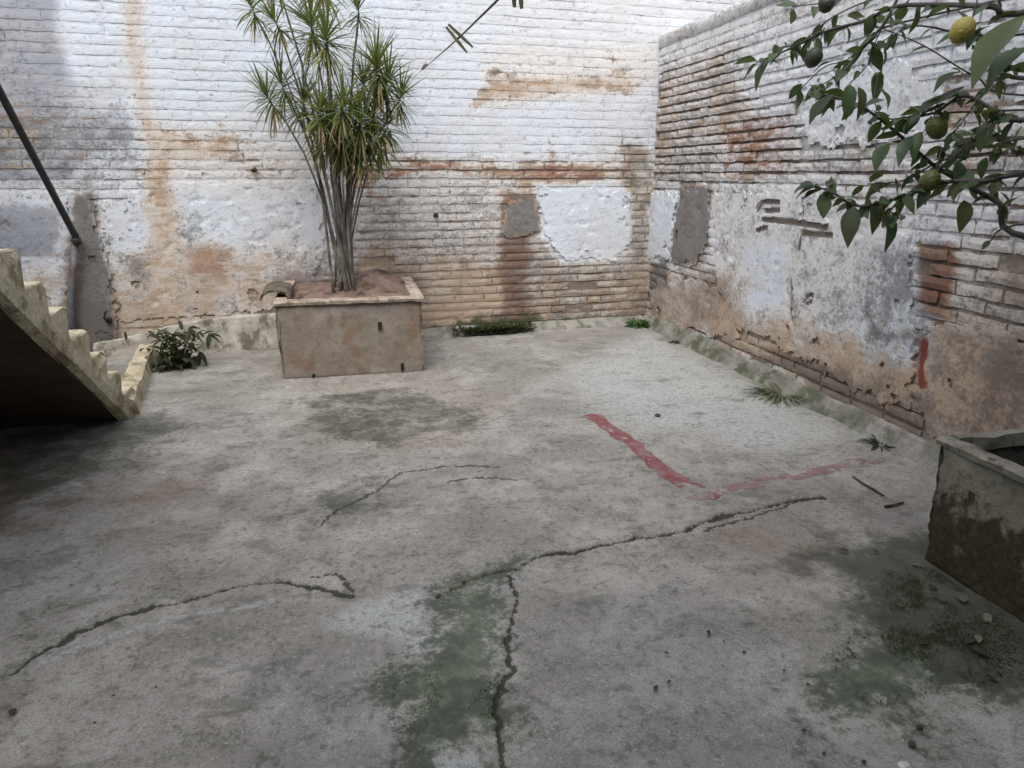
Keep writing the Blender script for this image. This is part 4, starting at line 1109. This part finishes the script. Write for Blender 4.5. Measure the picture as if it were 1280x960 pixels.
# trunk and limbs, out of the frame on the right
trunk = [Vector((2.42, 1.05, QZ - 0.12)), Vector((2.40, 1.07, 0.8)), Vector((2.44, 1.02, 1.15)), Vector((2.40, 1.06, 1.5)), Vector((2.36, 1.12, 1.9)), Vector((2.3, 1.15, 2.3))]
g = Geo(); g.tube(trunk, [.05, .042, .038, .034, .028, .015], 10); g.build('trunk', MAT_BARK, tree, smooth=True)
# leaves that stand out singly
def leaf_px(a_, b_, depth, roll=0.0):
    A = at(a_, depth); B = at(b_, depth - 0.02); put_leaf(A, B - A, (B - A).length, roll)
for a_, b_, d_ in [((1108, 268), (1122, 308), 2.08), ((1205, 250), (1208, 284), 2.1), ((1040, 118), (1008, 146), 2.05), ((1062, 105), (1060, 142), 2.05), ((1072, 108), (1086, 140), 2.06),
                   ((1028, 236), (1004, 242), 2.1), ((1030, 240), (1030, 272), 2.1), ((1068, 258), (1058, 302), 2.08), ((1095, 250), (1098, 286), 2.1), ((1200, 90), (1166, 100), 2.05),
                   ((1205, 108), (1172, 128), 2.05), ((1180, 118), (1150, 140), 2.1), ((1280, 20), (1205, 78), 1.7), ((1290, 60), (1228, 92), 1.75), ((962, 76), (938, 98), 2.4),
                   ((1140, 170), (1120, 200), 2.1), ((1195, 200), (1205, 240), 2.1), ((1240, 150), (1222, 180), 2.1), ((1150, 165), (1140, 195), 2.1), ((1110, 180), (1090, 205), 2.1),
                   ((1095, 90), (1098, 122), 2.2), ((1250, 240), (1268, 256), 2.05)]:
    leaf_px(a_, b_, d_)
twigs = [  # start point, pixel polyline with depths
    (trunk[2], [((1300, 300), 2.15), ((1250, 255), 2.2), ((1215, 235), 2.2), ((1165, 205), 2.2), ((1120, 165), 2.15), ((1075, 132), 2.1), ((1030, 118), 2.1)], .011),
    (trunk[2], [((1310, 280), 2.1), ((1235, 304), 2.15)], .006),
    (trunk[3], [((1290, 215), 2.0), ((1240, 225), 2.05), ((1180, 228), 2.1), ((1130, 245), 2.1), ((1075, 258), 2.1), ((1040, 240), 2.1), ((1015, 232), 2.1)], .009),
    (trunk[3], [((1300, 150), 1.95), ((1250, 140), 2.0), ((1205, 120), 2.1), ((1170, 140), 2.1), ((1130, 150), 2.1)], .009),
    (trunk[4], [((1310, 10), 1.9), ((1240, 8), 1.95), ((1180, 6), 2.1), ((1120, 8), 2.2), ((1080, 26), 2.3), ((1030, 40), 2.35), ((985, 62), 2.4), ((945, 78), 2.4)], .010),
    (trunk[4], [((1300, -30), 2.1), ((1150, -25), 2.2), ((1105, 30), 2.25), ((1075, 65), 2.3), ((1050, 92), 2.3), ((1020, 110), 2.3)], .007),
    (trunk[4], [((1290, -20), 2.2), ((1080, -30), 2.4), ((1040, 0), 2.4), ((990, 8), 2.4)], .006),
    (trunk[3], [((1300, 100), 2.0), ((1260, 80), 2.05), ((1225, 55), 2.0), ((1210, 30), 2.0)], .008),
    (trunk[3], [((1310, 190), 2.2), ((1265, 180), 2.3), ((1230, 165), 2.3), ((1205, 180), 2.25)], .007),
    (trunk[3], [((1200, 190), 2.2), ((1120, 255), 2.1), ((1118, 268), 2.1)], .005),
    (trunk[4], [((1300, 40), 2.2), ((1150, 32), 2.3), ((1120, 42), 2.35), ((1090, 60), 2.35)], .005),
    (trunk[4], [((1200, -20), 2.3), ((1130, 6), 2.35), ((1100, 40), 2.35), ((1085, 80), 2.35), ((1062, 104), 2.3)], .004),
    (trunk[4], [((1180, -20), 2.4), ((1090, 0), 2.45), ((1040, 22), 2.45), ((1005, 50), 2.45), ((978, 60), 2.45)], .004),
    (trunk[4], [((1160, 20), 2.3), ((1090, 46), 2.35), ((1060, 74), 2.35), ((1030, 84), 2.35), ((1000, 112), 2.35)], .004),
    (trunk[3], [((1290, 120), 2.3), ((1220, 96), 2.35), ((1160, 60), 2.35), ((1120, 42), 2.35), ((1060, 20), 2.35)], .004),
    (trunk[3], [((1200, 140), 2.15), ((1120, 150), 2.15), ((1094, 130), 2.15), ((1098, 90), 2.15)], .004),
    (trunk[3], [((1300, 170), 2.2), ((1240, 190), 2.25), ((1180, 200), 2.2), ((1130, 225), 2.2), ((1085, 230), 2.15)], .005),
    (trunk[3], [((1300, 60), 2.3), ((1250, 100), 2.3), ((1215, 135), 2.25), ((1180, 185), 2.2)], .005),
]
def cr(P, n=5):
    out = []
    for i in range(len(P) - 1):
        a_, b_, c_, d_ = P[max(i - 1, 0)], P[i], P[i + 1], P[min(i + 2, len(P) - 1)]
        for k in range(n):
            t = k / n; out.append(0.5 * (2 * b_ + (c_ - a_) * t + (2 * a_ - 5 * b_ + 4 * c_ - d_) * t * t + (3 * b_ - a_ - 3 * c_ + d_) * t ** 3))
    return out + [P[-1]]
dens = [3.8, .6, 4.2, 4.2, 2.2, 1.3, 1.2, 4.0, 4.6, 3, 1.4, .9, 1.3, .9, .7, 1.2, 3.6, 3.8]
for ti, (s0, pp, r0) in enumerate(twigs):
    if ti == 9: P = [at(p, d) for p, d in pp]
    else: P = [s0] + [at(p, d) for p, d in pp]
    P = cr(P); n = len(P)
    g = Geo(); g.tube(P, [max(r0 * (1 - .8 * k / n), .0018) for k in range(n)], 7); g.build('branch', MAT_BARK, tree, P[0], True)
    for k in range(3, n):
        m_ = dens[ti] * (0.5 + 0.5 * k / n) * 0.60
        for q in range(int(m_) + (random.random() < m_ % 1)):
            tdir = (P[k] - P[k - 1]).normalized()
            dv = tdir * random.uniform(.1, .9) + Vector((random.uniform(-1, 1), random.uniform(-1, 1), random.uniform(-1.0, .35)))
            put_leaf(P[k] + Vector((random.uniform(-.01, .01), random.uniform(-.01, .01), random.uniform(-.01, .01))), dv, random.uniform(.034, .074))
# unseen rest of the crown, added to shade the planter and near floor
def proj_px(p):
    z = p.z - H; f = p.x * sp + p.y * cp; l = p.x * cp - p.y * sp; zc = f * ct - z * st; uc = f * st + z * ct
    return (640 + F * l / max(zc, .05), 480 - F * uc / max(zc, .05)) if zc > .05 else (9999, 0)
for k in range(2600):
    p = Vector((random.gauss(2.25, .38), random.gauss(1.0, .5), random.uniform(1.35, 3.0)))
    q = proj_px(p)
    if p.x > RWX - .05 and p.z < RW_TOP + .1: continue
    if not (q[0] > 1330 or q[1] < -60) or (p.x < 1.2): continue
    d = Vector((random.uniform(-1, 1), random.uniform(-1, 1), random.uniform(-1, .4))).normalized(); sd_ = d.orthogonal().normalized()
    sd_ = Matrix.Rotation(random.uniform(0, 6.28), 3, d) @ sd_; L_ = random.uniform(.06, .11); c = random.uniform(.6, 1.2)
    fol.add([p, p + d * L_ * .4 + sd_ * L_ * .24, p + d * L_, p + d * L_ * .4 - sd_ * L_ * .24], [(0, 1, 2, 3)], (c, c, c, 1))
for k in range(9):
    e = Vector((random.gauss(2.2, .3), random.gauss(1.0, .4), random.uniform(1.9, 2.8)))
    if e.x > RWX - .1: e.x = RWX - .15
    if proj_px(e)[0] > 1340 or proj_px(e)[1] < -60: gg = Geo(); gg.tube([trunk[4], trunk[4].lerp(e, .5) + Vector((0, 0, .08)), e], [.018, .011, .004], 7); gg.build('branch', MAT_BARK, tree, trunk[4], True)
fo = fol.build('foliage', MAT_LLEAF, tree); fo['kind'] = 'stuff'
def fruit_mat(name, c1, c2):
    m = M(name); nf = m.noise(120, 3, .6); c = m.mix(m.noise(22, 4, .6), c1, c2); m.bump(nf, .8, .006); m.b.inputs['Specular IOR Level'].default_value = .45
    return m.out(c, 0.38)
MAT_LEM = fruit_mat('yellow lemon peel', (0.42, 0.33, 0.06), (0.34, 0.30, 0.07))
MAT_LEMG = fruit_mat('green lemon peel', (0.07, 0.09, 0.025), (0.16, 0.15, 0.03))
MAT_LEMD = fruit_mat('dark unripe lemon peel', (0.035, 0.045, 0.03), (0.06, 0.07, 0.04))
def lemon(px, depth, diam_px, mat, label, tilt):
    r = diam_px / 2 * depth / F; c = at(px, depth); vs = []; nl, nr = 12, 16
    R = Matrix.Rotation(tilt, 3, 'Y') @ Matrix.Rotation(random.uniform(-.4, .4), 3, 'X')
    for i in range(nl + 1):
        t = math.pi * i / nl; rr = math.sin(t) ** 0.9; z = -math.cos(t) * 1.14
        if i in (0,): z -= .12
        if i == nl: z += .08
        for k in range(nr): an = 2 * math.pi * k / nr; wob = 1 + 0.035 * math.sin(3 * an + 5 * t + px[0]); vs.append(c + R @ Vector((rr * r * wob * math.cos(an), rr * r * wob * math.sin(an), z * r)))
    fs = [tuple(int(q) for q in f) for f in [(i * nr + k, i * nr + (k + 1) % nr, (i + 1) * nr + (k + 1) % nr, (i + 1) * nr + k) for i in range(nl) for k in range(nr)]]
    o = mesh_obj('lemon', vs, fs, mat, tree, c, None, True); o['label'] = label
    top = c + R @ Vector((0, 0, r * 1.15)); g = Geo(); g.tube([top - Vector((0, 0, .01)), top + Vector((0.004, 0, .025)), top + Vector((0.015, 0.005, .06))], .002, 6); g.build('stalk', MAT_BARK, o, top)
lemon((1203, 38), 1.95, 28, MAT_LEM, 'ripe yellow lemon', 0.5)
lemon((1171, 160), 2.1, 25, MAT_LEMG, 'green lemon half hidden by leaves', -.7)
lemon((1162, 226), 2.1, 23, MAT_LEMG, 'yellow green lemon among low leaves', .2)
lemon((1017, 72), 2.35, 21, MAT_LEMD, 'dark unripe lemon at the branch end', .3)
lemon((1033, 4), 2.4, 20, MAT_LEMD, 'dark unripe lemon on the top twig', .2)

# ------------------------------------------------------------------ clothes line and pegs
MAT_ROPE = simple_mat('grey line cord', (0.10, 0.10, 0.10), (0.16, 0.155, 0.15), 40, 200, None, 0.9, 0.3, 0.002)
MAT_PEG = simple_mat('weathered wooden peg', (0.13, 0.135, 0.075), (0.20, 0.19, 0.12), 30, 150, None, 0.85, 0.4, 0.002)
def inv_depth(px0, d0_, px1, d1_, px):
    q = (px - px0) / (px1 - px0); return 1 / ((1 - q) / d0_ + q / d1_)
def line_px(px): return (px, 90 + (px - 525) * (48 - 90) / (573 - 525) if px < 573 else 48 + (px - 573) * (0 - 48) / (622 - 573))
LP = [at_y((470, 150), 5.75), at((500, 112), 5.7)] + [at(line_px(px), inv_depth(525, 5.5, 573, 2.0, px)) for px in (525, 535, 548, 560, 573, 590, 622, 660)]
e0 = LP[-1]; LP.append(e0 + (LP[-1] - LP[-2]) * 3 + Vector((0, 0, .05)))
rope = empty('clothes_line', LP[0], 'thin grey clothes line tied into the tufted plant', 'line')
g = Geo(); g.tube(LP, 0.0021, 7); g.build('cord', MAT_ROPE, rope)
kn = at((531, 83), inv_depth(525, 5.5, 573, 2.0, 531)); g = Geo(); g.tube([kn + Vector((-.02, 0, -.02)), kn + Vector((0, 0, 0.004)), kn + Vector((.018, .0, .014))], [.006, .012, .006], 7); g.build('knot', MAT_ROPE, rope)
def peg(top_px, tip1, tip2, depth, label):
    A = at(top_px, depth); root = empty('clothes_peg', A, label, 'peg')
    n_ = (Vector((0, 0, H)) - A); n_.normalize()
    for tip, off in ((tip1, 1), (tip2, -1)):
        B = at(tip, depth); d = (B - A); s = d.cross(n_).normalized()
        w = 0.0042; a0 = A + s * off * 0.0045; g = Geo()
        prof = [(0, .8), (.3, 1.0), (.62, 1.05), (1.0, .6)]
        vs = []
        for t, k in prof:
            c = a0.lerp(B, t); vs += [c - s * w * k - n_ * .005, c + s * w * k - n_ * .005, c + s * w * k + n_ * .005, c - s * w * k + n_ * .005]
        fs = [(0, 1, 2, 3), (15, 14, 13, 12)]
        for q in range(3):
            for k in range(4): fs.append((q * 4 + k, (q + 1) * 4 + k, (q + 1) * 4 + (k + 1) % 4, q * 4 + (k + 1) % 4))
        g.add(vs, fs); g.build('prong', MAT_PEG, root)
    m_ = A.lerp(at(((tip1[0] + tip2[0]) / 2, (tip1[1] + tip2[1]) / 2), depth), 0.5); s = (at(tip2, depth) - at(tip1, depth)).normalized()
    g = Geo(); g.tube([m_ - s * .012, m_ + s * .012], .0035, 8); g.build('spring', MAT_RAIL, root)
peg((559, 32), (584, 66), (591, 59), 1.98, 'weathered clothes peg clipped where the line crosses bare whitewash')
peg((645, -30), (643, 9), (652, 11), 1.1, 'clothes peg of which only the prong tips show')

# ------------------------------------------------------------------ small things on the walls and the floor
MAT_IRON = simple_mat('rusty iron hook', (0.03, 0.025, 0.022), (0.06, 0.045, 0.035), 30, 120)
c = on_back((136, 395)); hk = empty('wall_hook', (c[0], yb(c[0]), c[1]), 'rusty iron hook in the grey wall near the handrail post', 'hook')
y_ = yb(c[0]) - .03; g = Geo(); g.tube([(c[0], y_ + .08, c[1] - .03), (c[0], y_ - .03, c[1] - .03), (c[0] - .01, y_ - .05, c[1]), (c[0] + .005, y_ - .05, c[1] + .045), (c[0] + .02, y_ - .045, c[1] + .05)], .008, 8); g.build('hook_bar', MAT_IRON, hk, smooth=True)
g = Geo(); g.tube([(c[0], y_ + .035, c[1] - .03), (c[0], y_ + .0, c[1] - .03)], [.028, .022], 8); g.build('rose', MAT_IRON, hk)

for px, py, lab in ((318, 211, 'dark stub standing for a hole in the whitewash left of tufted plant'), (545, 268, 'dark stub standing for a hole in the bare brick right of the planter')):
    c = on_back((px, py)); y_ = yb(c[0]); hk = empty('hole_stub', (c[0], y_, c[1]), lab, 'wall hole')
    g = Geo(); g.tube([(c[0], y_ + .03, c[1]), (c[0] + .004, y_ - .03, c[1] - .004), (c[0] + .010, y_ - .05, c[1] - .016)], [.015, .013, .008], 6); g.build('bar', MAT_IRON, hk)  # dark stub stands in for a small dark hole in the wall
    g = Geo(); g.tube([(c[0] - .01, y_ + .01, c[1] - .012), (c[0] - .012, y_ - .012, c[1] - .014)], [.024, .012], 5); g.build('stub_base', MAT_IRON, hk)
MAT_STICK = simple_mat('dry stick', (0.05, 0.042, 0.036), (0.09, 0.08, 0.07), 25, 100)
def stick(pxs, r, label):
    P = [on_floor(p) for p in pxs]; P = [Vector((x, y, float(floor_h(x, y)) + r * 1.05)) for x, y in P]
    g = Geo(); g.tube(P, [r * random.uniform(.7, 1.1) for _ in P], 7)
    d = (P[-1] - P[0]); m_ = P[len(P) // 2]; g.tube([m_, m_ + Vector((d.y, -d.x, 0)).normalized() * .03 + Vector((0, 0, .008))], [r * .7, r * .35], 6)
    o = g.build('stick', MAT_STICK, None, P[0]); tag(o, label, 'stick')
stick([(1066, 596), (1080, 606), (1092, 612), (1104, 620)], .0055, 'longer dark stick on the floor beside red paint end')
stick([(1106, 634), (1118, 632), (1129, 629)], .0065, 'short dark stick on the floor between red line and masonry planter')

MAT_DEAD = leaf_mat('dead leaf', (0.05, 0.043, 0.03), (0.10, 0.085, 0.06), .9)
MAT_DEADP = leaf_mat('pale dead leaf', (0.17, 0.165, 0.13), (0.26, 0.25, 0.21), .9)
def floor_leaf(p, size, mat, label, group, ang=None):
    x, y = on_floor(p); me = random.choice(LEAVES).copy(); me.materials.clear(); me.materials.append(mat)
    q_ = random.uniform(.6, 1.0); me.attributes['tint'].data.foreach_set('color', np.tile(np.array((q_, q_ * .95, q_ * .9, 1), dtype=np.float32), (len(me.vertices), 1)).ravel())
    o = bpy.data.objects.new('fallen_leaf', me); o.location = (x, y, float(floor_h(x, y)) + 0.008)
    o.rotation_euler = (random.uniform(-.12, .12), random.uniform(-.2, .2), random.uniform(0, 6.3) if ang is None else ang); size *= 0.8; o.scale = (size * 1.1, size, size * .6)
    COL.objects.link(o); tag(o, label, 'leaf', group)
for p, s in [((822, 858), .032), ((838, 852), .026), ((836, 820), .02), ((885, 790), .03), ((1150, 806), .05), ((1218, 800), .06), ((1236, 822), .07), ((1160, 735), .05), ((1090, 690), .035), ((1062, 690), .05), ((1230, 845), .05)]:
    floor_leaf(p, s, MAT_DEAD, 'dark brown dead leaf lying on the concrete', 'dark dead leaves on the floor')
for p, s in [((1205, 755), .075), ((1232, 768), .06), ((1222, 795), .05), ((1245, 740), .05), ((1150, 708), .04), ((1258, 720), .06)]:
    floor_leaf(p, s, MAT_DEADP, 'pale dry leaf lying in litter at the masonry planter foot', 'pale dead leaves by the masonry planter')
floor_leaf((14, 895), .045, MAT_DEAD, 'dark curled leaf lying alone near the reddish floor stain', None)

MAT_PEB = simple_mat('pale pebble', (0.55, 0.53, 0.50), (0.68, 0.66, 0.62), 30, 120)
MAT_PEBD = simple_mat('dark crumb', (0.05, 0.048, 0.045), (0.09, 0.085, 0.08), 30, 120)
def pebble(p, r, mat, label, group=None):
    x, y = on_floor(p); z = float(floor_h(x, y)); vs = []; nl, nr = 6, 9
    for i in range(nl + 1):
        t = math.pi * i / nl
        for k in range(nr):
            an = 2 * math.pi * k / nr; q = r * random.uniform(.85, 1.12); vs.append((x + q * 1.2 * math.sin(t) * math.cos(an), y + q * math.sin(t) * math.sin(an), z + r * .45 - q * .6 * math.cos(t)))
    fs = [(i * nr + k, i * nr + (k + 1) % nr, (i + 1) * nr + (k + 1) % nr, (i + 1) * nr + k) for i in range(nl) for k in range(nr)]
    tag(mesh_obj('pebble', vs, fs, mat, None, (x, y, z)), label, 'pebble', group)
pebble((1130, 957), .012, MAT_PEB, 'round white pebble on the floor below mossy patch')
pebble((822, 520), .017, MAT_PEBD, 'single dark lump on floor beside the red painted stroke')
for p, r in [((930, 815), .008), ((980, 838), .007), ((1010, 855), .008), ((1005, 912), .009), ((1080, 950), .010), ((1140, 930), .016), ((1150, 908), .014), ((195, 858), .006), ((118, 902), .006), ((142, 868), .006), ((905, 802), .006), ((1030, 940), .008)]:
    pebble(p, r * 0.55, MAT_PEBD, 'small dark crumb scattered on the foreground concrete', 'dark crumbs on the floor')
for p, r in [((1046, 490), .02), ((1054, 498), .025), ((1062, 503), .02), ((1030, 484), .018)]:
    x, y = on_floor(p); pebble(p, r, MAT_PEB, 'white plaster crumb fallen at the plaster wall foot', 'plaster crumbs')
